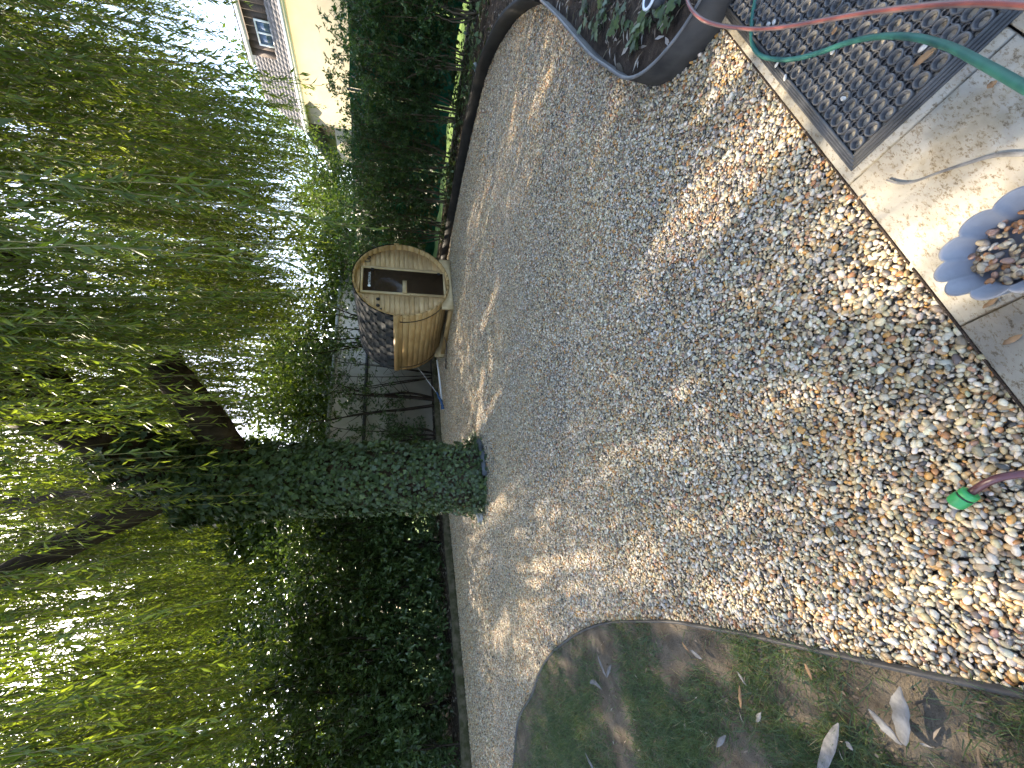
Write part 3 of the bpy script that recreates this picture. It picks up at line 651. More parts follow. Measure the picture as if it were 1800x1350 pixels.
# ------------------------------------------------------------------ beige wall behind the sauna
wl = thing('garden_wall', 'beige rendered wall with a dark rail behind the sauna', 'wall', (0.2, 14.6, 0), TH)
mb = MB(); mb.box((-4.6, 0, 0), (6.5, .25, 3.4)); mb.build('render', 'wall_beige', wl)
mb = MB(); mb.box((-4.65, -.06, 3.4), (6.55, .31, 3.52)); mb.build('coping', 'grey_stone', wl)
mb = MB(); mb.tube([(-4.6, -.07, 2.36), (6.5, -.07, 2.36)], .055, 10); mb.build('rail', 'steel_dark', wl, smooth=True)
for x in (-4.2, -2.2, -.2, 1.8, 3.8):
    mb = MB(); mb.box((x, -.06, 2.30), (x + .05, .0, 2.42)); mb.build('bracket', 'steel_dark', wl)

# ------------------------------------------------------------------ yellow house beyond the hedge
HK = 1.6; HB = 14.9 * HK; EZ = 1.25 + 3.165 * HK
house = thing('yellow_house', 'pale yellow house with tiled roof and dormer beyond the hedge', 'house', (0, 0, 0), TH)   # local x = B, local y = A
y0, y1 = 2.0, 9.26 * HK + .1; wx = HB + .45
mb = MB(); mb.box((wx, y0, -.05), (wx + 8, y1 - .3, EZ - .1)); mb.build('wall', 'house_yellow', house)
pts = [(HB + .02, y0, EZ), (HB + .02, y1, EZ)]
mb = MB(); mb.tube(pts, .085, 10); mb.build('gutter', 'zinc', house, smooth=True)
mb = MB(); mb.box((HB + .10, y0, EZ - .16), (wx + .02, y1, EZ - .02)); mb.build('soffit', 'white_paint', house)
SLP = math.radians(42)
roof = link('roof', None, None, house, (HB + .05, 0, EZ + .06)); roof.rotation_euler = (0, -SLP, 0)
mb = MB(); mb.box((0, y0, -.10), (3.3, y1, -.02)); mb.build('roof_deck', 'dark_timber', roof)
def rtile():
    mb = MB(); v = []; ny = 5
    for xx, zz in ((0, .045), (.36, .0)):
        for j in range(ny): v.append([xx, j * .26 / (ny - 1), zz + .022 * math.sin(j / (ny - 1) * math.pi)])
    for j in range(ny): v.append([0, j * .26 / (ny - 1), .0])
    f = [[j, j + 1, ny + j + 1, ny + j] for j in range(ny - 1)] + [[2 * ny + j, 2 * ny + j + 1, j + 1, j] for j in range(ny - 1)]
    mb.add(v, f); me = mb.mesh('roof_tile'); me.materials.append(MATS['house_roof_tile']); return me
RT = rtile(); cnt = 0
yd0, yd1 = 5.2 * HK, 7.5 * HK                # dormer from yd0 to yd1
far = MB()
for r in range(11):
    for j in range(int((y1 - 8.4) / .26)):
        yy = y1 - .27 - j * .26
        if cnt < 300 and (r < 3 or yy > yd1 - .1):
            link('roof_tile', RT, None, roof, (r * .31, yy, -.018)); cnt += 1
        else:
            vv = np.array([x.co[:] for x in RT.vertices]) + np.array([r * .31, yy, -.018]); far.add(vv, [list(p.vertices) for p in RT.polygons])
o = far.build('far_roof_tiles', 'house_roof_tile', roof); tag(o, kind='stuff')
dorm = link('dormer', None, None, house, (HB + .95, 0, 0))
zt = EZ + 1.95
mb = MB(); mb.box((0, 3.0, EZ + .35), (3, yd1, zt)); mb.build('cladding', 'dark_timber', dorm)
for j in range(12):
    mb = MB(); mb.box((-.018, yd1 - .02 - (j + 1) * .30, EZ + .40), (-.002, yd1 - .035 - j * .30, zt - .05)); mb.build('cladding_board', 'dark_timber', dorm)
mb = MB(); mb.box((-.35, 3.0, zt), (3.2, yd1 + .30, zt + .10)); mb.build('dormer_roof', 'zinc', dorm)
mb = MB(); mb.tube([(-.40, 3.0, zt + .02), (-.40, yd1 + .28, zt + .02)], .06, 8); mb.build('dormer_gutter', 'white_paint', dorm, smooth=True)
for r in range(3):
    for j in range(22):
        o = link('roof_tile', RT, None, dorm, (-.38 + r * .31, yd1 + .04 - j * .26, zt + .11 + r * .09)); o.rotation_euler = (0, -math.radians(16), 0)
win = link('window', None, None, dorm, (-.03, 6.85 * HK, EZ + 1.12))
mb = MB(); W2, H2 = .52, .36
mb.box((-.05, -W2, -H2), (0, -W2 + .07, H2)); mb.box((-.05, W2 - .07, -H2), (0, W2, H2)); mb.box((-.05, -W2 + .07, H2 - .07), (0, W2 - .07, H2)); mb.box((-.05, -W2 + .07, -H2), (0, W2 - .07, -H2 + .07)); mb.box((-.045, -.035, -H2 + .07), (0, .035, H2 - .07))
mb.build('frame', 'white_paint', win)
for s in (-1, 1):
    mb = MB(); mb.box((-.02, min(s * .037, s * (W2 - .072)), -H2 + .072), (-.012, max(s * .037, s * (W2 - .072)), H2 - .072)); mb.build('pane', 'window_glass', win)
mb = MB(); mb.prism([(HB + .1, y1 + .02), (HB + 3.6, y1 + .02), (HB + 3.6, y1 + 2.4), (HB + .1, y1 + 2.4)], EZ - 1.45, EZ - 1.15)
v = mb.v[0]; v[:, 2] += np.where(v[:, 1] < y1 + 1, 1.2, 0.0); mb.build('lean_to_roof', 'steel_dark', house)
mb = MB(); mb.box((wx, y1 - .299, -.05), (wx + 6, y1 + 2.0, EZ - 1.5)); mb.build('lean_to_wall', 'house_yellow', house)

# ------------------------------------------------------------------ netting fence with ivy behind the hedge
FA = np.array([7.3, 5.4, 0]); FB = np.array([3.6, 14.8, 0]); fdir = nrm(FB - FA); FL = np.linalg.norm(FB - FA)
fence = thing('netting_fence', 'green netting fence overgrown with ivy behind the right hedge', 'fence', tuple(FA), math.atan2(fdir[1], fdir[0]))
for i in range(6):
    a0, a1 = i * FL / 6 + .04, (i + 1) * FL / 6 - .04; h0 = 1.98 + .13 * i; h1 = h0 + .12
    mb = MB(); nn = 14; vv = []
    for t in np.linspace(0, 1, nn):
        x = a0 + (a1 - a0) * t; yb = .02 * math.sin(t * 9 + i)
        vv += [[x, yb, .16 + .03 * math.sin(t * 7)], [x, yb * .4, h0 + (h1 - h0) * t - .03 * math.sin(t * math.pi)]]
    f = [[2 * j, 2 * j + 2, 2 * j + 3, 2 * j + 1] for j in range(nn - 1)]
    mb.add(vv, f); mb.build('netting', 'net_green', fence)
for i in range(7):
    mb = MB(); mb.tube([(i * FL / 6, 0, -.05), (i * FL / 6, 0, 2.02 + .13 * i)], .025, 8); mb.build('post', 'steel_dark', fence)
mb = MB(); n = 7000; t = rng.uniform(-.02, 1.02, n); hh = rng.uniform(.05, 1, n) ** .8 * (1.93 + .75 * t)
keepi = (np.sin(t * 23) * np.sin(hh * 4.2 + t * 9) > -.55); t = t[keepi]; hh = hh[keepi]; n = len(t)
pos = np.c_[t * FL, rng.uniform(.03, .17, n), hh]
leaves(mb, 'ivy', pos, np.c_[rng.normal(0, .5, n), rng.normal(.25, .2, n), rng.normal(-.8, .3, n)], np.c_[rng.normal(0, .3, n), np.ones(n), rng.normal(.35, .3, n)], rng.uniform(.05, .10, n), rng.uniform(.05, .10, n), rng.uniform(0, .8, n))
o = mb.build('ivy', 'ivy_leaf', fence, tint=True); tag(o, kind='stuff')

# ------------------------------------------------------------------ shrubs
def rand_dirs(n): return nrm(rng.standard_normal((n, 3)))
def shrub(name, label, cat, base, hgt, spread, nst, nlf, kind, llen, lwid, mat, stem_mat, group, srad=.022, lo=0.25, lean=(0, 0), topbias=1.0, clump=14, twig=True, lowfill=.0):
    root = thing(name, label, cat, tuple(base), 0, group)
    tips = []; r0 = np.array(base)
    for k in range(nst):
        an = k / nst * 6.283 + rng.uniform(-.4, .4); rr = spread * rng.uniform(.45, 1.0); h = hgt * rng.uniform(.75, 1.02)
        e = np.array([rr * math.cos(an) + lean[0] * h, rr * math.sin(an) + lean[1] * h, h])
        p0 = np.array([.10 * math.cos(an), .10 * math.sin(an), -.08])
        mids = [p0, p0 * 1.2 + e * np.array([.22, .22, .30]) + rng.normal(0, .05, 3), e * np.array([.62, .62, .66]) + rng.normal(0, .07, 3), e]
        line = smooth_line(mids, 12); mb = MB(); mb.tube(line, np.linspace(srad * rng.uniform(.7, 1.2), srad * .22, 12), 6)
        st = mb.build('stem', stem_mat, root, smooth=True)
        tb = MB()
        for s in np.linspace(3, 11, 9):
            p = line[int(s)]; d = rand_dirs(1)[0] * np.array([1, 1, .5]) + np.array([0, 0, .45]); L = hgt * rng.uniform(.10, .24)
            q = np.array([p, p + d * L * .5 + rng.normal(0, .02, 3), p + d * L + rng.normal(0, .04, 3)])
            tb.tube(q, np.linspace(srad * .28, .0025, 3), 4, cap=False); tips.append((p, q[2]))
        tag(tb.build('twigs', stem_mat, st), kind='stuff')
    mb = MB(); nc = nlf // clump
    # clumps of leaves round the twigs and through the crown
    T = np.array([a + (b - a) * rng.uniform(.2, 1.15) for a, b in [tips[i] for i in rng.integers(0, len(tips), nc)]])
    low = rng.random(nc) < lowfill; ang = rng.uniform(0, 6.283, nc); rr_ = spread * np.sqrt(rng.random(nc)); T[low] = np.c_[rr_ * np.cos(ang), rr_ * np.sin(ang), rng.uniform(.01, .5, nc) ** 1.2 * hgt][low]
    T += rng.normal(0, spread * .16, T.shape); T = T[(T[:, 2] > lo * hgt * rng.uniform(.6, 1.2, nc))]
    nc = len(T); ax = nrm(rand_dirs(nc) + np.array([0, 0, .5]))
    pos = np.repeat(T, clump, 0); n = len(pos); axr = np.repeat(ax, clump, 0)
    along = rng.uniform(-1, 1, n)[:, None] * llen * 1.3; pos = pos + axr * along
    d = nrm(np.cross(axr, rand_dirs(n)) + axr * .6 + rng.normal(0, .2, (n, 3)))
    nv = nrm(np.array([0, 0, 1.0]) + rng.normal(0, .55, (n, 3)))
    tn = np.clip(np.repeat(rng.beta(2, 3, nc), clump) + rng.normal(0, .13, n), 0, 1)
    wp = pos + r0; kp = ~lit(wp) | (rng.random(n) < .06); pos, d, nv, tn = pos[kp], d[kp], nv[kp], tn[kp]; n = len(pos)
    leaves(mb, kind, pos, d, nv, llen * rng.uniform(.65, 1.15, n), lwid * rng.uniform(.75, 1.15, n), tn)
    o = mb.build('foliage', mat, root, tint=True); tag(o, kind='stuff')
    return root

GH = 'tall stemmed shrubs of the right hedge'
hb = [(6.75, 5.55), (6.25, 6.3), (5.95, 7.1), (5.62, 8.0), (5.2, 9.0), (4.75, 9.9), (4.25, 10.9), (3.7, 11.9)]
hl = ['hedge shrub at the right edge, nearest the camera', 'second hedge shrub from the right edge, beside the curve of the black edging', 'hedge shrub with fanned pale stems in front of the green netting', 'middle hedge shrub with bare lower stems below the yellow house wall',
      'hedge shrub with bright gap under it, below the far end of the yellow house', 'hedge shrub standing nearest the front of the sauna', 'dense hedge shrub half hidden behind the sauna', 'hedge shrub wholly behind the sauna roof']
for i, (x, y) in enumerate(hb):
    shrub('hedge_shrub', hl[i], 'shrub', (x, y, .03), 1.22 + .134 * y + rng.uniform(-.06, .1), .62, 10, 8000, 'laurel', .064, .026, 'hedge_leaf', 'stem', GH, srad=.017, lo=.20)
GL = 'cherry laurel shrubs behind the kerb'
lb = [(-9.3, 7.3), (-8.2, 8.1), (-7.2, 8.9), (-6.3, 9.6), (-5.5, 10.5), (-4.7, 11.3), (-3.9, 12.2), (-3.2, 13.1), (-9.0, 9.6), (-7.4, 11.0), (-5.8, 12.6), (-4.2, 14.2)]
ll = ['cherry laurel leaning over the kerb in the left corner of the garden', 'cherry laurel with browned sprigs near the left corner', 'cherry laurel with yellowed young leaves above the narrow gravel path', 'glossy cherry laurel in the middle of the dark left hedge',
      'cherry laurel with bare dead twigs in the left hedge', 'cherry laurel just left of the ivy trunk, sunlit at its top', 'cherry laurel beside the ivy trunk', 'cherry laurel behind the ivy trunk', 'tall dark laurel in the second row at the far left end', 'tall dark laurel in the second row left of the middle', 'tall dark laurel in the second row of the hedge', 'tall dark laurel in the second row behind the ivy trunk']
for i, (x, y) in enumerate(lb):
    tall = i > 7
    shrub('laurel_shrub', ll[i], 'shrub', (x, y, .08), (4.9 if tall else 3.9) + rng.uniform(-.2, .4), 1.05, 8, 8500 if not tall else 8000, 'laurel', .14, .056, 'laurel_leaf', 'stem_dark', GL, srad=.030, lo=.03 if not tall else .05, clump=9, lowfill=.38)
# low laurel growth at the foot of the hedge on the far left
shrub('laurel_shrub', 'low laurel sprout hanging over the kerb at the far left', 'shrub', (-7.0, 7.35, .08), 1.15, .55, 6, 700, 'laurel', .12, .046, 'laurel_leaf', 'stem_dark', GL, srad=.018, lo=.05, clump=9)
# the thin laurel tree in front of the beige wall
shrub('laurel_shrub', 'thin leaning laurel with bare dark trunk in front of the beige wall', 'shrub', (-0.6, 13.0, .08), 3.6, 1.0, 5, 900, 'laurel', .14, .05, 'laurel_leaf', 'stem_dark', GL, srad=.055, lo=.18, clump=8)
shrub('laurel_shrub', 'low laurel bush in front of the beige wall beside the ivy trunk', 'shrub', (-1.7, 12.7, .08), 1.9, .75, 7, 1300, 'laurel', .13, .048, 'laurel_leaf', 'stem_dark', GL, srad=.03, lo=.08, clump=9)
shrub('laurel_shrub', 'dark laurel spreading over the top of the beige wall left of the sauna', 'shrub', (0.3, 13.7, .08), 4.5, 1.2, 5, 3000, 'laurel', .13, .05, 'laurel_leaf', 'stem_dark', GL, srad=.028, lo=.70, clump=9)
shrub('laurel_shrub', 'dark laurel with leaves over the beige wall next to the ivy trunk', 'shrub', (-1.9, 13.5, .08), 4.5, 1.1, 5, 3000, 'laurel', .13, .05, 'laurel_leaf', 'stem_dark', GL, srad=.028, lo=.66, clump=9)
shrub('laurel_shrub', 'dark laurel behind the sauna, above its roof', 'shrub', (1.6, 13.4, .08), 4.6, 1.1, 7, 3000, 'laurel', .13, .048, 'laurel_leaf', 'stem_dark', GL, srad=.045, lo=.45, clump=9)

# ------------------------------------------------------------------ background trees
def tree(label, base, hgt, rad, zlo, nlf, llen, mat='tree_leaf', group='trees beyond the garden'):
    root = thing('broadleaf_tree', label, 'tree', tuple(base), 0, group); r0 = np.array(base)
    mb = MB(); line = smooth_line([(0, 0, -.3), (.1, .05, hgt * .35), (-.1, .1, hgt * .65), (0.05, 0, hgt * .93)], 14); mb.tube(line, np.linspace(hgt * .022, hgt * .004, 14), 9, wob=.05); mb.build('trunk', 'bark', root, smooth=True)
    lm = MB(); ends = []
    for k in range(26):
        z = rng.uniform(zlo * .8, hgt * .9); an = rng.uniform(0, 6.283); f = math.sqrt(max(.08, 1 - ((z - (zlo + hgt) / 2) / ((hgt - zlo) / 2)) ** 2 * .8)); L = rad * f * rng.uniform(.55, 1.0)
        p = np.array([0, 0, z * .85]); e = np.array([L * math.cos(an), L * math.sin(an), z + rng.uniform(0, .8)]); m_ = (p + e) / 2 + np.array([0, 0, -.2]) + rng.normal(0, .15, 3)
        lm.tube(smooth_line([p, m_, e], 6), np.linspace(hgt * .007, .01, 6), 5, cap=False); ends += [e, (m_ + e) / 2, m_]
    lm.build('limbs', 'bark', root, smooth=True)
    E_ = np.array(ends); clump = 12; nc = nlf // clump
    T = E_[rng.integers(0, len(E_), nc)] + rng.normal(0, rad * .19, (nc, 3)); pos = np.repeat(T, clump, 0) + rng.normal(0, llen * 1.3, (nc * clump, 3)); n = len(pos)
    kp = ~lit(pos + r0) | (rng.random(n) < .03)
    d = nrm(rand_dirs(n) + np.array([0, 0, -.5])); nv = nrm(rand_dirs(n) + np.array([0, 0, .7])); tn = np.clip(np.repeat(rng.uniform(.1, .9, nc), clump) + rng.normal(0, .1, n), 0, 1)
    pos, d, nv, tn = pos[kp], d[kp], nv[kp], tn[kp]; n = len(pos)
    mb = MB(); leaves(mb, 'willow', pos, d, nv, llen * 1.1 * rng.uniform(.7, 1.2, n), llen * .62 * rng.uniform(.7, 1.2, n), tn); o = mb.build('crown', mat, root, tint=True); tag(o, kind='stuff')
tree('sunlit broadleaf tree behind the sauna, left of the yellow house', (4.6, 17.5, 0), 5.4, 2.3, 1.0, 14000, .16)
tree('tall backlit tree straight above the sauna roof', (1.2, 19.5, 0), 8.6, 3.4, 2.0, 20000, .19)
tree('tall backlit tree behind the ivy covered trunk', (-4.5, 18.5, 0), 11.0, 4.2, 2.2, 24000, .22)
tree('tall tree standing above the left end of the laurel hedge', (-11.5, 14.5, 0), 11.0, 4.4, 2.0, 22000, .22)
tree('slim tree between the wall and the tall backlit trees', (-1.2, 17.2, 0), 6.8, 2.4, 2.0, 12000, .16)
tree('pale green tree in the gap between the yellow house and the willow', (9.5, 21.5, 0), 6.8, 2.6, 1.4, 11000, .17)
tree('low bright tree over the end of the hedge behind the sauna', (6.0, 16.6, 0), 4.6, 1.7, .9, 7000, .14)
tree('tall tree far behind the left laurel hedge', (-8.0, 19.0, 0), 12.5, 4.6, 2.2, 20000, .24)
tree('tree beyond the roof ridge of the yellow house', (23.0, 33.0, 0), 13.5, 5.0, 4.0, 9000, .26)

# ------------------------------------------------------------------ weeping willow with ivy trunk
TB = np.array([-1.52, 6.2, 0.0])
willow = thing('weeping_willow', 'huge weeping willow with ivy covered trunk and hanging strands', 'tree', tuple(TB))
def WL(x, y, Y): return AY(x, y, Y) - TB
trunk_line = smooth_line([(0, 0, -.15), (0.02, 0, .5), (.10, -.02, 1.6), (.16, -.05, 2.8), (.18, -.1, 3.5), (.20, -.15, 4.0)], 22)
trad = np.r_[np.linspace(.50, .42, 4), np.linspace(.41, .37, 18)]
mb = MB(); mb.tube(trunk_line, trad, 22, wob=.03); mb.build('trunk', 'bark', willow, smooth=True)
def limb(name, pts, r0, r1, n=18, wob=.06):
    mb = MB(); mb.tube(smooth_line(pts, n), np.linspace(r0, r1, n), 14, wob=wob); return mb.build(name, 'bark', willow, smooth=True)
L1 = [trunk_line[-3], WL(280, 822, 6.0), WL(190, 772, 5.8), WL(95, 728, 5.6), WL(0, 690, 5.4), WL(-150, 650, 5.2), WL(-420, 560, 5.4)]
limb('main_limb', L1, .36, .16, 24)
limb('side_limb', [WL(130, 748, 5.7), WL(80, 660, 5.8), WL(30, 600, 6.0), WL(-60, 520, 6.2), WL(-200, 420, 6.4)], .17, .10)
limb('cut_limb', [trunk_line[-5], WL(385, 765, 6.1), WL(335, 700, 6.0), WL(300, 655, 5.95), WL(286, 625, 5.9)], .24, .17)
limb('left_limb', [trunk_line[-2], WL(267, 879, 6.1), WL(150, 941, 6.2), WL(50, 990, 6.3), WL(-150, 1090, 6.5)], .22, .10)
limb('rear_limb', [trunk_line[-2], WL(200, 850, 7.2), WL(60, 880, 8.5), WL(-200, 930, 9.6)], .22, .08)
limb('overhead_limb', [WL(-260, 500, 5.6), WL(-90, 440, 5.0), WL(-10, 452, 4.7), WL(30, 455, 4.55)], .10, .085)
# ivy on the trunk and lower limbs
mb = MB(); n = 11500
def ivy_on(line, rads, n, extra=.06, zmin=None):
    k = rng.uniform(0, len(line) - 1.001, n); i = k.astype(int); f = (k - i)[:, None]
    p = line[i] * (1 - f) + line[i + 1] * f; r = rads[i] * (1 - f[:, 0]) + rads[i + 1] * f[:, 0]
    t = nrm(line[i + 1] - line[i]); a = rng.uniform(0, 6.283, n); u = nrm(np.cross(t, np.array([0.3, 1, 0.1]))); v = np.cross(t, u)
    o_ = np.cos(a)[:, None] * u + np.sin(a)[:, None] * v
    lump = .035 * np.sin(a * 3 + p[:, 2] * 3.1) + .03 * np.sin(a * 5 - p[:, 2] * 5.3)
    pos = p + o_ * (r + extra * rng.uniform(.3, 1.2, n) + np.abs(lump))[:, None]
    nv = nrm(o_ + rng.normal(0, .38, (n, 3)) + np.array([0, 0, .25])); d = nrm(np.array([0, 0, -1.0]) + rng.normal(0, .45, (n, 3)) + o_ * .35)
    tn = np.clip(rng.beta(2, 2.6, n) + np.where(rng.random(n) < .02, .5, 0), 0, 1); s = rng.choice([.8, 1, 1.25], n) * rng.uniform(.038, .072, n) * (1 + .12 * (p[:, 2] - 1))
    leaves(mb, 'ivy', pos, d, nv, s, s * rng.uniform(.8, 1.05, n), tn)
ivy_on(trunk_line, trad, 13500, .10)
l1 = smooth_line(L1[:3], 8); ivy_on(l1, np.linspace(.36, .30, 8), 1100, .06)
n = 420; a = rng.uniform(0, 6.283, n); rr = rng.uniform(.35, .72, n)
leaves(mb, 'ivy', np.c_[rr * np.cos(a), rr * np.sin(a), rng.uniform(.0, .12, n)], np.c_[np.cos(a), np.sin(a), rng.normal(-.1, .2, n)], np.c_[rng.normal(0, .3, (n, 2)), np.ones(n)], rng.uniform(.05, .09, n), rng.uniform(.05, .085, n), rng.beta(2, 2, n))
o = mb.build('ivy', 'ivy_leaf', willow, tint=True); tag(o, kind='stuff')
# hanging strands
CC = np.array([-.4, 6.2]); clusters = []
def zb_at(x, y):
    az = x / max(y, .5); k = .27 if az < .12 else .17
    if az > .62: k = .37
    if -.42 < az < -.12: k = .36
    return 1.25 + y * k
for part, num in (('low', 530), ('high', 380)):
    done = 0
    while done < num:
        a = rng.uniform(0, 6.283); r = 8.6 * math.sqrt(rng.random()); x, y = CC[0] + r * math.cos(a), CC[1] + r * math.sin(a) * .98
        if math.hypot(x, y) < 2.4 or y < 1.9: continue
        if part == 'low' and y < 5.7 and -.36 < x / y < .10 and rng.random() < .8: continue
        if part == 'low' and not (.02 < x / y < .62) and rng.random() < .25: continue
        if part == 'high' and x > 5.0 and rng.random() < .4: continue
        if part == 'low' and (y < 2.4 or abs(x) > 1.25 * y + 1.0) and rng.random() < .75: continue
        dome = 10.8 - .060 * r * r; zb_ = zb_at(x, max(y, 1.8)) + rng.uniform(-.12, .5)
        if part == 'low':
            zb_ += rng.choice([0, 0, .9, 1.8, 2.8]); top = zb_ + rng.uniform(1.7, 3.0)
            clusters.append((x, y, top, zb_, 1.0, 0))
        else:
            top = rng.uniform(zb_ + 2.5, max(zb_ + 3.5, dome)); clusters.append((x, y, top, top - rng.uniform(1.8, 3.0), 1.0, 1))
        done += 1
for x, y, t_, b_ in [(-1.0, 3.0, 4.6, 3.0), (-.75, 2.7, 4.4, 3.05), (-.4, 3.1, 4.8, 3.3), (-1.5, 2.9, 4.4, 2.95), (-2.1, 3.1, 4.4, 2.7), (-2.6, 3.3, 4.5, 2.5), (-3.1, 3.0, 4.4, 2.35), (-.9, 4.0, 4.6, 2.75), (-3.2, 4.2, 5, 2.6), (-4.1, 4.4, 5, 2.5), (.9, 3.2, 4.8, 3.0), (-2.3, 5.0, 6.4, 4.0), (-2.7, 5.4, 6.6, 3.9), (-3.2, 6.0, 7.0, 4.2), (-3.7, 7.0, 7.6, 4.6), (-2.9, 6.6, 7.2, 4.6)]:
    clusters.append((x, y, t_, b_, .7, 0))
AL = []; SL_ = []
for (x, y, zt, zb_, dens, hi) in clusters:
    ns = int(rng.integers(9, 17) * dens); hi = bool(zb_ > 1.25 + y * .90)
    if hi: ns = 6
    m_ = 5; tt = np.linspace(0, 1, m_)[None]
    o2 = rng.normal(0, .10, 2); L = (zt - zb_) * rng.uniform(.55, 1.05, ns); z0 = zt + rng.uniform(-.25, .15, ns)
    p0 = np.array([x, y]) + rng.normal(0, .16 if not hi else .45, (ns, 2)); out = rng.normal(0, .22, (ns, 2)) + o2; sway = rng.normal(0, .05, (ns, 2)); ph = rng.uniform(0, 6, ns)[:, None]
    X = p0[:, :1] + out[:, :1] * np.sqrt(tt) * 1.1 + sway[:, :1] * np.sin(tt * 5 + ph); Y_ = p0[:, 1:] + out[:, 1:] * np.sqrt(tt) * 1.1 + sway[:, 1:] * np.sin(tt * 4 + ph)
    ln = np.stack([X, Y_, z0[:, None] - L[:, None] * tt + .15 * np.sin(tt * math.pi)], -1); SL_.append(ln)
    nl = max(4, int(L.mean() / (.0265 if not hi else .06))) * ns
    si = rng.integers(0, ns, nl); k = rng.uniform(0, m_ - 1.001, nl); i = k.astype(int); f = (k - i)[:, None]
    p = ln[si, i] * (1 - f) + ln[si, i + 1] * f; t = nrm(ln[si, i + 1] - ln[si, i])
    sd = rand_dirs(nl); sd = nrm(sd - t * np.sum(sd * t, 1, keepdims=True)); d = nrm(t * rng.uniform(.5, 1.3, (nl, 1)) + sd * rng.uniform(.5, 1.0, (nl, 1)) + np.array([0, 0, -.35]))
    tn = np.clip(rng.uniform(.15, .75, ns)[si] + rng.normal(0, .16, nl), 0, 1)
    AL.append(np.c_[p, d, rand_dirs(nl), (.092 if not hi else .22) * rng.uniform(.65, 1.2, nl), (.0175 if not hi else .07) * rng.uniform(.8, 1.2, nl), tn])
AL = np.vstack(AL)
q = AL[:, :3] - np.array([0, 0, H]); dep = q @ fw; uu = 900 + FPX * (q @ dn) / np.maximum(dep, .05); vv = 675 - FPX * q[:, 0] / np.maximum(dep, .05)
far_off = (AL[:, 9] < .13) & ((dep < .3) | (uu < -220) | (vv < -200) | (vv > 1550))     # crown beyond the frame: fewer, larger leaves
AL[far_off, 9] *= 1.6; AL[far_off, 10] *= 2.0; AL = AL[~far_off | (rng.random(len(AL)) < .33)]
AL = AL[~lit(AL[:, :3]) | (rng.random(len(AL)) < .03)]
lf = MB(); leaves(lf, 'willow', AL[:, :3] - TB, AL[:, 3:6], AL[:, 6:9], AL[:, 9], AL[:, 10], AL[:, 11])
o = lf.build('foliage', 'willow_leaf', willow, tint=True); tag(o, kind='stuff')
LN = np.vstack(SL_) - TB; ns, m_ = LN.shape[:2]; an = np.array([0, 2.094, 4.189]); rad = np.linspace(.006, .0018, m_)[None, :, None, None]
V = LN[:, :, None] + rad * np.stack([np.cos(an), np.sin(an), 0 * an], 1)[None, None]; base = (np.arange(ns) * m_ * 3)[:, None, None] + (np.arange(m_ - 1) * 3)[None, :, None]; j = np.arange(3)[None, None]; k = (j + 1) % 3
tw = MB(); tw.add(V.reshape(-1, 3), np.stack([base + j, base + k, base + 3 + k, base + 3 + j], -1).reshape(-1, 4)); o = tw.build('strands', 'twig', willow); tag(o, kind='stuff')

# slate ring and stone at the foot of the willow
ring = [(-1.52 + .62 * math.cos(a), 6.2 + .62 * math.sin(a), 0) for a in np.linspace(math.radians(-75), math.radians(10), 14)]
tag(strip('tree_ring', ring, -.06, .06, .015, 'slate'), 'blue grey edging strip bent round the foot of the ivy trunk', 'edging')
def rock(name, label, loc, size, seed, mat):
    s = pebble_shape(seed, 3); v = s.v[0]; v *= np.array(size) * 2; v += .012 * np.sin(v[:, [1, 2, 0]] * 40); tag(s.build(name, mat, loc=loc), label, 'stone')
g = G(846, 908); rock('garden_stone', 'pale grey stone at the left foot of the ivy trunk', (g[0] + .02, g[1] - .02, .02), (.13, .06, .11), 101, 'grey_stone')
g = G(834, 118, .08); rock('garden_stone', 'grey stone lying behind the black edging under the hedge', (g[0], g[1], .07), (.08, .06, .07), 102, 'grey_stone')
g = G(1086, 120, .1); rock('garden_stone', 'small brown stone inside the corner of the planting bed', (g[0], g[1], .09), (.035, .03, .03), 103, 'bare_earth')

# ------------------------------------------------------------------ lawn grass, bare patches, leaf litter
def bare(x, y):
    return .55 * np.sin(2.1 * x + 1.7 * np.sin(1.4 * y + .6)) * np.cos(2.6 * y + 1.1 * np.sin(2.3 * x)) + .35 * np.sin(6.3 * x + 2 * np.sin(5 * y)) * np.sin(5.1 * y + 1.0)
N = 270000; yy = rng.uniform(.15, 1, N) ** 2 * 5.0; xx = -rng.uniform(.2, 1.25, N) * np.maximum(yy, .4) - .35
P2 = np.c_[xx, yy]; P2 = P2[inside(lawn_poly, P2)]
dl = np.min(np.linalg.norm(P2[:, None] - lawn_line[None, ::3, :2], axis=2), axis=1)
b = bare(P2[:, 0], P2[:, 1]); pr = np.clip(.62 - 1.0 * b, .03, 1) * np.clip(.35 + dl * 2.2, .3, 1)
for c_, r_ in ((G(1570, 1255), .16), (G(1690, 1290), .17), (G(1265, 1165), .10), (G(1400, 1230), .09), (G(1180, 1130), .14), (G(1060, 1130), .22), (G(1000, 1170), .2), (G(1180, 1190), .12)):
    pr = pr * (1 - .93 * np.exp(-((np.linalg.norm((P2 - c_[:2]) * np.array([1, 1]), axis=1) * (1 + .25 * np.sin(P2[:, 0] * 31) * np.sin(P2[:, 1] * 27))) / r_) ** 4))
P2 = P2[rng.random(len(P2)) < pr]; n = len(P2)
mb = MB(); d = np.c_[rng.normal(0, .65, (n, 2)), np.full(n, .6)]; ang = rng.uniform(0, 6.283, n)
leaves(mb, 'blade', np.c_[P2, np.full(n, -.012)], d, np.c_[np.cos(ang), np.sin(ang), rng.uniform(.2, .8, n)], rng.uniform(.022, .068, n), rng.uniform(.0018, .0034, n), np.clip(rng.beta(2, 3, n) + np.where(rng.random(n) < .07, .6, 0), 0, 1))
o = mb.build('grass', 'grass_blade', lawn, tint=True); tag(o, kind='stuff')
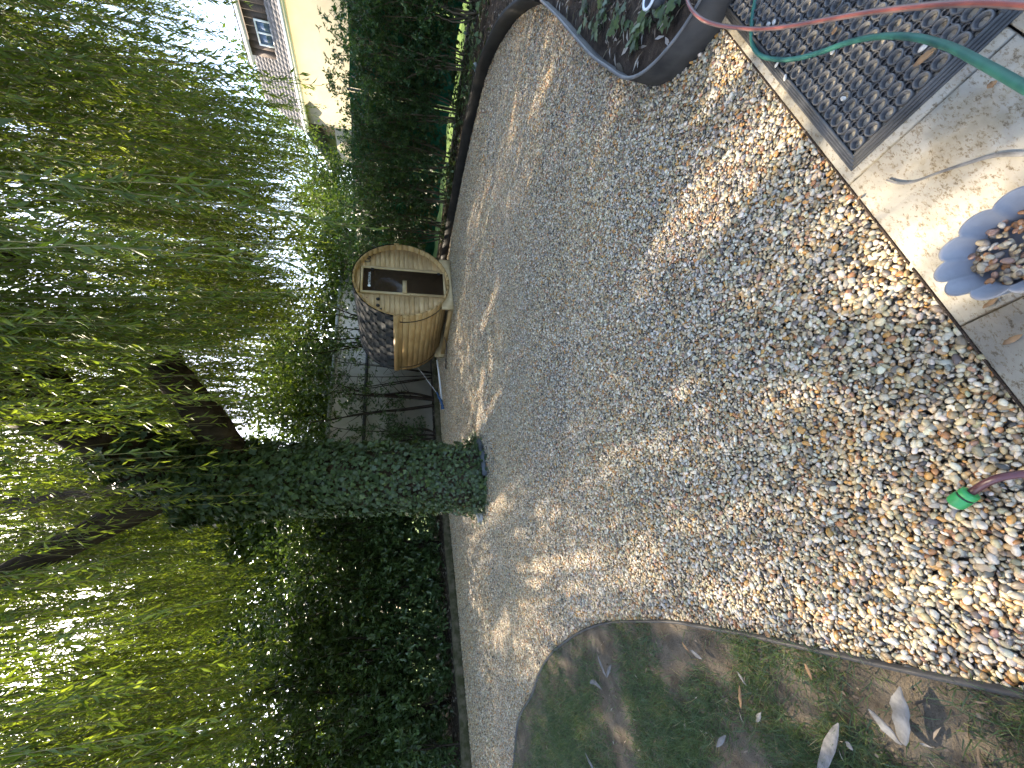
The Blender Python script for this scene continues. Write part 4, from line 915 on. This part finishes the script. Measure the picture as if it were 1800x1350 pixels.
def litter(name, poly, n, zf, parent_kind, lmin, lmax, wr, tints=(0, 1)):
    p0 = np.asarray(poly).min(0); p1 = np.asarray(poly).max(0)
    P2 = np.c_[rng.uniform(p0[0], p1[0], n * 3), rng.uniform(p0[1], p1[1], n * 3)]; P2 = P2[inside(poly, P2)][:n]; n = len(P2)
    mb = MB(); L = rng.uniform(lmin, lmax, n)
    leaves(mb, 'willow', np.c_[P2, np.full(n, zf) + rng.uniform(0, .02, n)], np.c_[rng.normal(0, 1, (n, 2)), rng.normal(0, .18, n)], np.c_[rng.normal(0, .35, (n, 2)), np.ones(n)], L, L * wr * rng.uniform(.6, 1.3, n), rng.uniform(*tints, n))
    o = mb.build(name, 'litter', tint=True); tag(o, kind='stuff'); return o
lp = np.array([[-5.2, 4.4], [-2.2, 2.7], [-1.3, 1.9], [-.95, 1.1], [-.7, .5], [-1.6, .3], [-4.5, 2.5]])
litter('lawn_litter', lp, 900, -.006, 0, .012, .05, .17, (.1, 1)); litter('lawn_crumbs', lp, 5000, -.010, 0, .006, .016, .6, (0, .55))
litter('bed_litter', [(1.62, 1.72), (1.55, 1.3), (1.9, .7), (3.6, 1.2), (3.6, 3.0), (3.1, 2.85)], 1700, .082, 0, .03, .085, .22)
litter('hedge_litter', [(3.7, 3.3), (4.55, 4.9), (4.72, 6), (4.5, 7.2), (4.0, 9.3), (5.2, 9.4), (6.6, 6.4), (7, 4)], 1800, .04, 0, .03, .08, .25)
litter('shrub_bed_litter', [(-8.5, 6.6), (-7.05, 7.1), (-5.7, 8.3), (-4.0, 10), (-2.1, 11.95), (-1, 12.6), (.1, 13.4), (-1.0, 14.2), (-5, 12), (-8.5, 8.6)], 1500, .105, 0, .06, .13, .3)
hp = np.array([[4.75, 5.0], [4.85, 6.0], [4.75, 7.0], [4.5, 8.0], [4.1, 9.3], [3.7, 10.5], [4.8, 11], [6.5, 8.2], [7.2, 5.6]]); n = 9000
P2 = np.c_[rng.uniform(3.6, 7.3, n), rng.uniform(4.9, 11, n)]; P2 = P2[inside(hp, P2)]; P2 = P2[rng.random(len(P2)) < np.clip(.3 + .9 * np.sin(P2[:, 0] * 3) * np.sin(P2[:, 1] * 2.3), .15, 1)]; n = len(P2)
mb = MB(); leaves(mb, 'ivy', np.c_[P2, rng.uniform(.05, .22, n)], rand_dirs(n) * np.array([1, 1, .4]), np.c_[rng.normal(0, .35, (n, 2)), np.ones(n)], rng.uniform(.05, .09, n), rng.uniform(.05, .085, n), rng.beta(2, 2, n))
tag(mb.build('ground_ivy', 'ivy_leaf', tint=True), 'ivy creeping over the soil below the right hedge', 'ivy', kind='stuff')
# ivy seedlings in the planting bed
spots_iv = [(1030, 35), (1062, 20), (1058, 45), (1075, 8), (1088, 25), (1048, 60), (1140, 45), (1125, 55), (1150, 40), (1180, 30), (1122, 80), (1098, 45), (1195, 10), (1035, 12)]
for k, (x_, y_) in enumerate(spots_iv):
    g = G(x_, y_, .08); mb = MB(); n = int(rng.integers(4, 9)); a = rng.uniform(0, 6.283, n)
    leaves(mb, 'ivy', np.c_[rng.normal(0, .035, (n, 2)), rng.uniform(.015, .05, n)], np.c_[np.cos(a), np.sin(a), rng.normal(0, .2, n)], np.c_[rng.normal(0, .25, (n, 2)), np.ones(n)], rng.uniform(.04, .07, n), rng.uniform(.04, .065, n), rng.uniform(.3, .85, n))
    mb.tube([(0, 0, -.005), (.01, .0, .03)], .003, 5)
    tag(mb.build('ivy_plant', 'ivy_leaf', tint=True, loc=(g[0], g[1], .078)), 'small ivy plant creeping over the soil of the planting bed', 'plant', 'ivy plants in the planting bed')

def dry_leaf(label, a, b, wd, mat, curl=.25, z=.022, group=None, kink=.0):
    """a flat dried leaf from photo-surveyed base to tip, with a midrib fold and a torn edge"""
    p = G(*a, z); q = G(*b, z); L = np.linalg.norm(q - p); m_ = 9; t = np.linspace(0, 1, m_)
    dirv = (q - p) / L; side = np.array([-dirv[1], dirv[0], 0]); prof = wd * np.sin(np.clip(t * .93 + .05, 0, 1) * math.pi) ** .8 * (1 + rng.normal(0, .10, m_))
    zc = z + .004 + curl * wd * (t - .4) ** 2 + np.abs(rng.normal(0, .0015, m_)); mid = p + np.outer(t, q - p) + np.outer(kink * np.sin(t * 3.1), side)
    top = np.stack([mid + side * prof[:, None] / 2, mid, mid - side * prof[:, None] / 2], 1); top[:, :, 2] = zc[:, None] + np.array([.18, 0, .22]) * prof[:, None]
    V = np.vstack([top.reshape(-1, 3), top.reshape(-1, 3) - np.array([0, 0, .0012])]); k = 3 * m_; F = []
    for i in range(m_ - 1):
        for j in (0, 1):
            c0 = i * 3 + j; F += [[c0, c0 + 1, c0 + 4, c0 + 3], [k + c0 + 3, k + c0 + 4, k + c0 + 1, k + c0]]
        F += [[i * 3, i * 3 + 3, k + i * 3 + 3, k + i * 3], [i * 3 + 5, i * 3 + 2, k + i * 3 + 2, k + i * 3 + 5]]
    mb = MB(); V0 = V - p; mb.add(V0, F); tag(mb.build('fallen_leaf', mat, loc=tuple(p)), label, 'leaf', group)
GLf = 'dried leaves fallen on the lawn'
dry_leaf('large pale grey leaf pointing up the bare earth, right half of a forked pair', (1592, 1308), (1586, 1206), .040, 'dry_leaf_grey', group=GLf)
dry_leaf('narrower pale grey leaf, left half of the forked pair on bare earth', (1588, 1308), (1530, 1245), .024, 'dry_leaf_grey', group=GLf)
dry_leaf('long torn grey leaf at the bottom edge of the lawn', (1440, 1370), (1478, 1270), .034, 'dry_leaf_grey', group=GLf)
dry_leaf('silvery leaf at the lower edge, on the grass beside the narrow path', (1046, 1352), (1030, 1322), .030, 'dry_leaf_grey', group=GLf)
dry_leaf('bent grey leaf on the worn grass near the curve of the edging, upper one', (1068, 1190), (1052, 1150), .030, 'dry_leaf_grey', group=GLf)
dry_leaf('short grey leaf touching the bent one near the curve of the edging', (1068, 1190), (1076, 1168), .025, 'dry_leaf_grey', group=GLf)
dry_leaf('curved silvery leaf on the grass below the bent pair', (1038, 1200), (1060, 1212), .026, 'dry_leaf_grey', group=GLf, kink=.02)
dry_leaf('thin white leaf on the bare earth patch of the lawn', (1298, 1180), (1314, 1204), .010, 'dry_leaf_grey', group=GLf)
dry_leaf('brown curled leaf on the grass left of the bare earth', (1302, 1205), (1305, 1245), .014, 'dry_leaf_brown', group=GLf)
dry_leaf('narrow brown leaf standing in the grass by the edging', (1418, 1165), (1430, 1195), .012, 'dry_leaf_brown', group=GLf)
dry_leaf('small white leaf scrap on dark grass above the torn leaf', (1333, 1268), (1340, 1252), .016, 'dry_leaf_grey', group=GLf)
dry_leaf('pale leaf pair lying close to the edging on the worn turf', (1216, 1142), (1236, 1158), .016, 'dry_leaf_grey', group=GLf)
dry_leaf('yellowish leaf lying close to the edging on the worn turf', (1200, 1128), (1214, 1146), .012, 'dry_leaf_brown', group=GLf)
dry_leaf('grey seed leaf beside the long torn leaf', (1490, 1302), (1502, 1318), .016, 'dry_leaf_grey', group=GLf)
dry_leaf('grey folded leaf at the bottom of the grass, left of the torn leaf', (1262, 1312), (1278, 1292), .018, 'dry_leaf_grey', group=GLf)
dry_leaf('rust brown leaf at the border of gravel and grass', (1348, 1108), (1356, 1120), .022, 'dry_leaf_brown', group=GLf)
GP = 'dried leaf scraps on the patio'
dry_leaf('long orange brown leaf lying on the rubber mat under the green hose', (1608, 118), (1652, 84), .020, 'dry_leaf_brown', z=.016, group=GP)
dry_leaf('small dark leaf scrap on the slab above the planter', (1738, 156), (1756, 143), .014, 'dry_leaf_brown', z=.001, group=GP)
dry_leaf('small brown leaf on the slab joint below the planter', (1730, 542), (1756, 525), .010, 'dry_leaf_brown', z=.001, group=GP)
dry_leaf('dark leaf at the right edge on the last slab', (1765, 606), (1800, 588), .012, 'dry_leaf_brown', z=.001, group=GP)
dry_leaf('tiny leaf stub on the patio edge by the slab joint', (1508, 352), (1518, 343), .006, 'dry_leaf_brown', z=.001, group=GP)
dry_leaf('crumpled leaf on the mat near its middle', (1465, 62), (1474, 48), .014, 'dry_leaf_brown', z=.016, group=GP)
# the long dried blade
pts = np.array([G(x_, y_, .004) for x_, y_ in [(1558, 316), (1578, 322), (1603, 321), (1647, 305), (1693, 290), (1747, 274), (1800, 271), (1860, 268)]]); ln = smooth_line(pts, 26)
wd = np.interp(np.linspace(0, 1, 26), [0, .05, .35, .7, 1], [.003, .005, .0055, .009, .010]); t = nrm(np.gradient(ln, axis=0)); sd = np.c_[-t[:, 1], t[:, 0], np.zeros(26)]
V = np.stack([ln + sd * wd[:, None] / 2 + [0, 0, .003], ln, ln - sd * wd[:, None] / 2 + [0, 0, .003]], 1).reshape(-1, 3); V = np.vstack([V, V - [0, 0, .0015]]); F = []
for i in range(25):
    for j in (0, 1): c0 = i * 3 + j; F += [[c0, c0 + 1, c0 + 4, c0 + 3], [78 + c0 + 3, 78 + c0 + 4, 78 + c0 + 1, 78 + c0]]
    F += [[i * 3, i * 3 + 3, 78 + i * 3 + 3, 78 + i * 3], [i * 3 + 5, i * 3 + 2, 78 + i * 3 + 2, 78 + i * 3 + 5]]
mb = MB(); mb.add(V, F); tag(mb.build('dried_blade', 'dry_leaf_grey'), 'long curved dried grey blade lying on the sunlit slab', 'leaf')

# ------------------------------------------------------------------ rubber ring mat
mat_c = G(1497, 301); mu = (mat_c - J2) @ B; mv = -(mat_c - J2) @ A
rm = thing('rubber_mat', 'black rubber ring mat with round holes on the patio', 'doormat', tuple(PV(mu, mv)), TH)
MW, MD, MT, BW = 1.0, .372, .014, .030
mb = MB()
for k, (o_, h0) in enumerate(((0, .004), (.007, .008), (.014, .011), (.021, .014))):
    x0, x1, y0, y1 = o_, MW - o_, -MD + o_, -o_; i_ = .0068
    for lo, hi in (((x0, y0), (x1, y0 + i_)), ((x0, y1 - i_), (x1, y1)), ((x0, y0 + i_), (x0 + i_, y1 - i_)), ((x1 - i_, y0 + i_), (x1, y1 - i_))):
        mb.box((lo[0], lo[1], .0005), (hi[0], hi[1], h0))
mb.build('border', 'rubber', rm)
cell = .0367; nx = int((MW - 2 * BW) / cell); ny = int((MD - 2 * BW) / cell); cell_x = (MW - 2 * BW) / nx; cell_y = (MD - 2 * BW) / ny
def ring_mesh():
    mb = MB(); k = 16; an = np.linspace(0, 2 * math.pi, k, endpoint=False) + math.pi / k; c, s = np.cos(an), np.sin(an)
    def rg(r, z): return np.c_[r * c, r * s, np.full(k, z)]
    R0 = .0168; prof = [(R0 - .0055, .0006), (R0 - .0055, .006), (R0 - .0035, .0065), (R0 - .0035, .0128), (R0 - .002, .0142), (R0, .0142), (R0 + .0012, .0128), (R0 + .0012, .0006)]
    V = np.vstack([rg(r, z) for r, z in prof]); i = np.arange(k); j = (i + 1) % k
    mb.add(V, [np.stack([i + a * k, j + a * k, j + (a + 1) * k, i + (a + 1) * k], 1) for a in range(len(prof) - 1)])
    me = mb.mesh('ring', True); me.materials.append(MATS['rubber_mat_dust']); return me
RM = ring_mesh(); cand = []
for i in range(nx):
    for j in range(ny):
        cand.append((BW + (i + .5) * cell_x, -BW - (j + .5) * cell_y))
web = MB()
for x_, y_ in cand: link('ring', RM, None, rm, (x_, y_, 0))
for i in range(nx + 1):
    for j in range(ny + 1):
        cx, cy = BW + i * cell_x, -BW - j * cell_y; r = .0086; k = 10; an = np.linspace(0, 2 * math.pi, k, endpoint=False)
        ins = .0 if 0 < i < nx and 0 < j < ny else None
        if ins is None: continue
        V = np.vstack([np.c_[cx + rr * np.cos(an), cy + rr * np.sin(an), np.full(k, z)] for rr, z in ((r - .002, .004), (r - .002, .0105), (r, .012), (r + .0012, .0105), (r + .0012, .0006))]); ii = np.arange(k); jj = (ii + 1) % k
        web.add(V, [np.stack([ii + a * k, jj + a * k, jj + (a + 1) * k, ii + (a + 1) * k], 1) for a in range(4)] + [ii[None]])
for i in range(nx):
    for j in range(ny + 1): web.box((BW + (i + .5) * cell_x - .004, -BW - j * cell_y - .0035, .001), (BW + (i + .5) * cell_x + .004, -BW - j * cell_y + .0035, .0095))
for i in range(nx + 1):
    for j in range(ny): web.box((BW + i * cell_x - .0035, -BW - (j + .5) * cell_y - .004, .001), (BW + i * cell_x + .0035, -BW - (j + .5) * cell_y + .004, .0095))
web.build('web', 'rubber', rm)
# pebbles kicked onto the mat
for k, (x_, y_) in enumerate([(1362, 40), (1353, 43), (1368, 113), (1382, 137), (1484, 174), (1623, 86), (1465, 91)]):
    g = G(x_, y_, .016); o = link('pebble', SH_SINGLE[k], None, None, (g[0], g[1], .021)); o.scale = (.020, .016, .014); o.rotation_euler = (0, 0, k); o.color = (.45, .43, .38, 1)
    tag(o, ['round white pebble on the mat beside the red hose, left of two', 'round white pebble on the mat beside the red hose, right of two', 'white pebble in the mat hole just under the green hose bend', 'white pebble on the left border of the mat', 'lone white pebble in the middle of the mat', 'oval pale pebble on the mat right next to the orange leaf', 'greyish pebble on the mat against the green hose'][k], 'pebble', 'pebbles strayed onto the mat')

# ------------------------------------------------------------------ hoses
def hose(name, label, pix, zs, r, mat, tint=None):
    pts = np.array([G(x_, y_, z_) for (x_, y_), z_ in zip(pix, zs)]); ln = smooth_line(pts, 110)
    mb = MB(); mb.tube(ln, r, 14, tint=tint); return tag(mb.build(name, mat, smooth=True, tint=tint is not None), label, 'hose')
gp = [(1338, -60), (1328, 0), (1323, 27), (1321, 57), (1323, 78), (1332, 94), (1350, 102), (1380, 105), (1413, 100), (1447, 90), (1483, 77), (1523, 67), (1567, 63), (1610, 66), (1647, 75), (1680, 87), (1720, 108), (1760, 130), (1800, 153), (1850, 180)]
hose('garden_hose', 'green garden hose bending across the mat and rising at the right edge', gp, [.02, .012, .010, .010, .012, .02, .024, .025, .03, .045, .07, .10, .14, .19, .23, .28, .33, .37, .40, .44], .0070, 'hose_green')
rp = [(1190, -40), (1206, -6), (1212, 10), (1222, 24), (1240, 37), (1267, 45), (1300, 49), (1333, 51), (1373, 48), (1413, 42), (1467, 32), (1533, 21), (1600, 13), (1667, 7), (1733, 5), (1800, 9), (1850, 16)]
hose('garden_hose', 'reddish brown garden hose crossing the black edging and the top of the mat', rp, [.12, .14, .15, .152, .148, .10, .05, .04, .045, .06, .085, .115, .15, .18, .20, .21, .21], .0068, 'hose_red', tint=1)
sp = [(1706, 866), (1716, 860), (1730, 851), (1750, 842), (1775, 836), (1800, 833), (1850, 828)]
ph = thing('garden_hose', 'short purple brown hose end with green connector lying on the gravel', 'hose')
ln = smooth_line([G(x_, y_, z_) for (x_, y_), z_ in zip(sp, [.022, .026, .035, .04, .036, .03, .025])], 40)
mb = MB(); mb.tube(ln, .0078, 14); mb.build('tube', 'hose_purple', ph, smooth=True)
cd = nrm(G(1672, 890, .022) - G(1706, 868, .022)); c0 = G(1708, 866, .022); con = link('connector', None, None, ph)
def lathe(name, prof, mat, par, k=22):
    mb = MB(); u = nrm(np.cross(cd, [0, 0, 1.0])); v = np.cross(cd, u); an = np.linspace(0, 2 * math.pi, k, endpoint=False); m_ = len(prof)
    V = np.vstack([c0 + cd * s + r * (np.cos(an)[:, None] * u + np.sin(an)[:, None] * v) for s, r in prof]); i = np.arange(k); j = (i + 1) % k
    mb.add(V, [np.stack([i + a * k, j + a * k, j + (a + 1) * k, i + (a + 1) * k], 1) for a in range(m_ - 1)] + [i[::-1][None], (i + (m_ - 1) * k)[None]]); mb.build(name, mat, par)
lathe('nut', [(0, .012), (.001, .0165), (.012, .0175), (.0135, .0165)], 'connector_green', con)
lathe('seal', [(.0135, .0155), (.018, .0155)], 'steel_black', con)
ridg = [(.018, .0165)] + sum([[(.020 + .0035 * a, .0180), (.022 + .0035 * a, .0170)] for a in range(6)], []) + [(.043, .016), (.0435, .010)]
lathe('collar', ridg, 'connector_green', con)

# ------------------------------------------------------------------ scalloped planter with pebbles
RZ = .12; pc = G(1775, 434, RZ) - A * .018; pl = thing('planter', 'grey scalloped planter bowl filled with pebbles on the patio', 'planter', (pc[0], pc[1], 0.001), TH)
k = 120; an = np.linspace(0, 2 * math.pi, k, endpoint=False); NLb = 12
def prof_r(base, amp): return base * (1 + amp * (np.abs(np.sin(an * NLb / 2)) ** .7 - .5))
rings = [(.060, .02, 0), (.066, .03, 0), (.080, .10, .05), (.096, .20, RZ - .004), (.0975, .20, RZ), (.0955, .20, RZ + .0015), (.092, .19, RZ - .001), (.074, .13, .085), (.067, .07, .062), (.064, .03, .045)]
V = np.vstack([np.c_[prof_r(b, a_ * .7) * np.cos(an), prof_r(b, a_ * .7) * np.sin(an), np.full(k, z)] for b, a_, z in rings]); i = np.arange(k); j = (i + 1) % k
mb = MB(); mb.add(V, [np.stack([i + a_ * k, j + a_ * k, j + (a_ + 1) * k, i + (a_ + 1) * k], 1) for a_ in range(len(rings) - 1)] + [i[::-1][None], (i + (len(rings) - 1) * k)[None]])
mb.v[0] *= np.array([.93, 1.28, 1.0]); mb.build('bowl', 'planter_grey', pl, smooth=True)
for q_ in range(230):
    a_ = rng.uniform(0, 6.283); r_ = .077 * math.sqrt(rng.random()); lay = q_ // 110
    o = link('pebble', SH_SINGLE[q_ % 12], None, pl, (.92 * r_ * math.cos(a_), 1.25 * r_ * math.sin(a_), .066 + .009 * lay + .006 * rng.random())); s_ = rng.uniform(.011, .019); o.scale = (s_ * 1.2, s_, s_); o.rotation_euler = (rng.normal(0, .3), rng.normal(0, .3), rng.uniform(0, 6.28))
    c_ = PAL[rng.choice([4, 5, 6, 14, 8, 13, 9, 3])] * .8; o.color = (*c_, 1)

# small dark pot with a pale rim in the planting bed
g = G(1143, -6, .15); pt = thing('plant_pot', 'dark pot with a white rim at the top edge in the planting bed', 'pot', (g[0], g[1], .078))
k = 28; an = np.linspace(0, 2 * math.pi, k, endpoint=False); i = np.arange(k); j = (i + 1) % k
def pot(rings, name, mat):
    V = np.vstack([np.c_[r * np.cos(an), r * np.sin(an), np.full(k, z)] for r, z in rings]); mb = MB(); mb.add(V, [np.stack([i + a_ * k, j + a_ * k, j + (a_ + 1) * k, i + (a_ + 1) * k], 1) for a_ in range(len(rings) - 1)]); mb.build(name, mat, pt, smooth=True)
pot([(.03, 0), (.042, .075), (.038, .075), (.03, .03), (.001, .03)], 'body', 'steel_dark'); pot([(.043, .068), (.050, .072), (.050, .080), (.040, .080), (.040, .07)], 'rim', 'white_plastic')
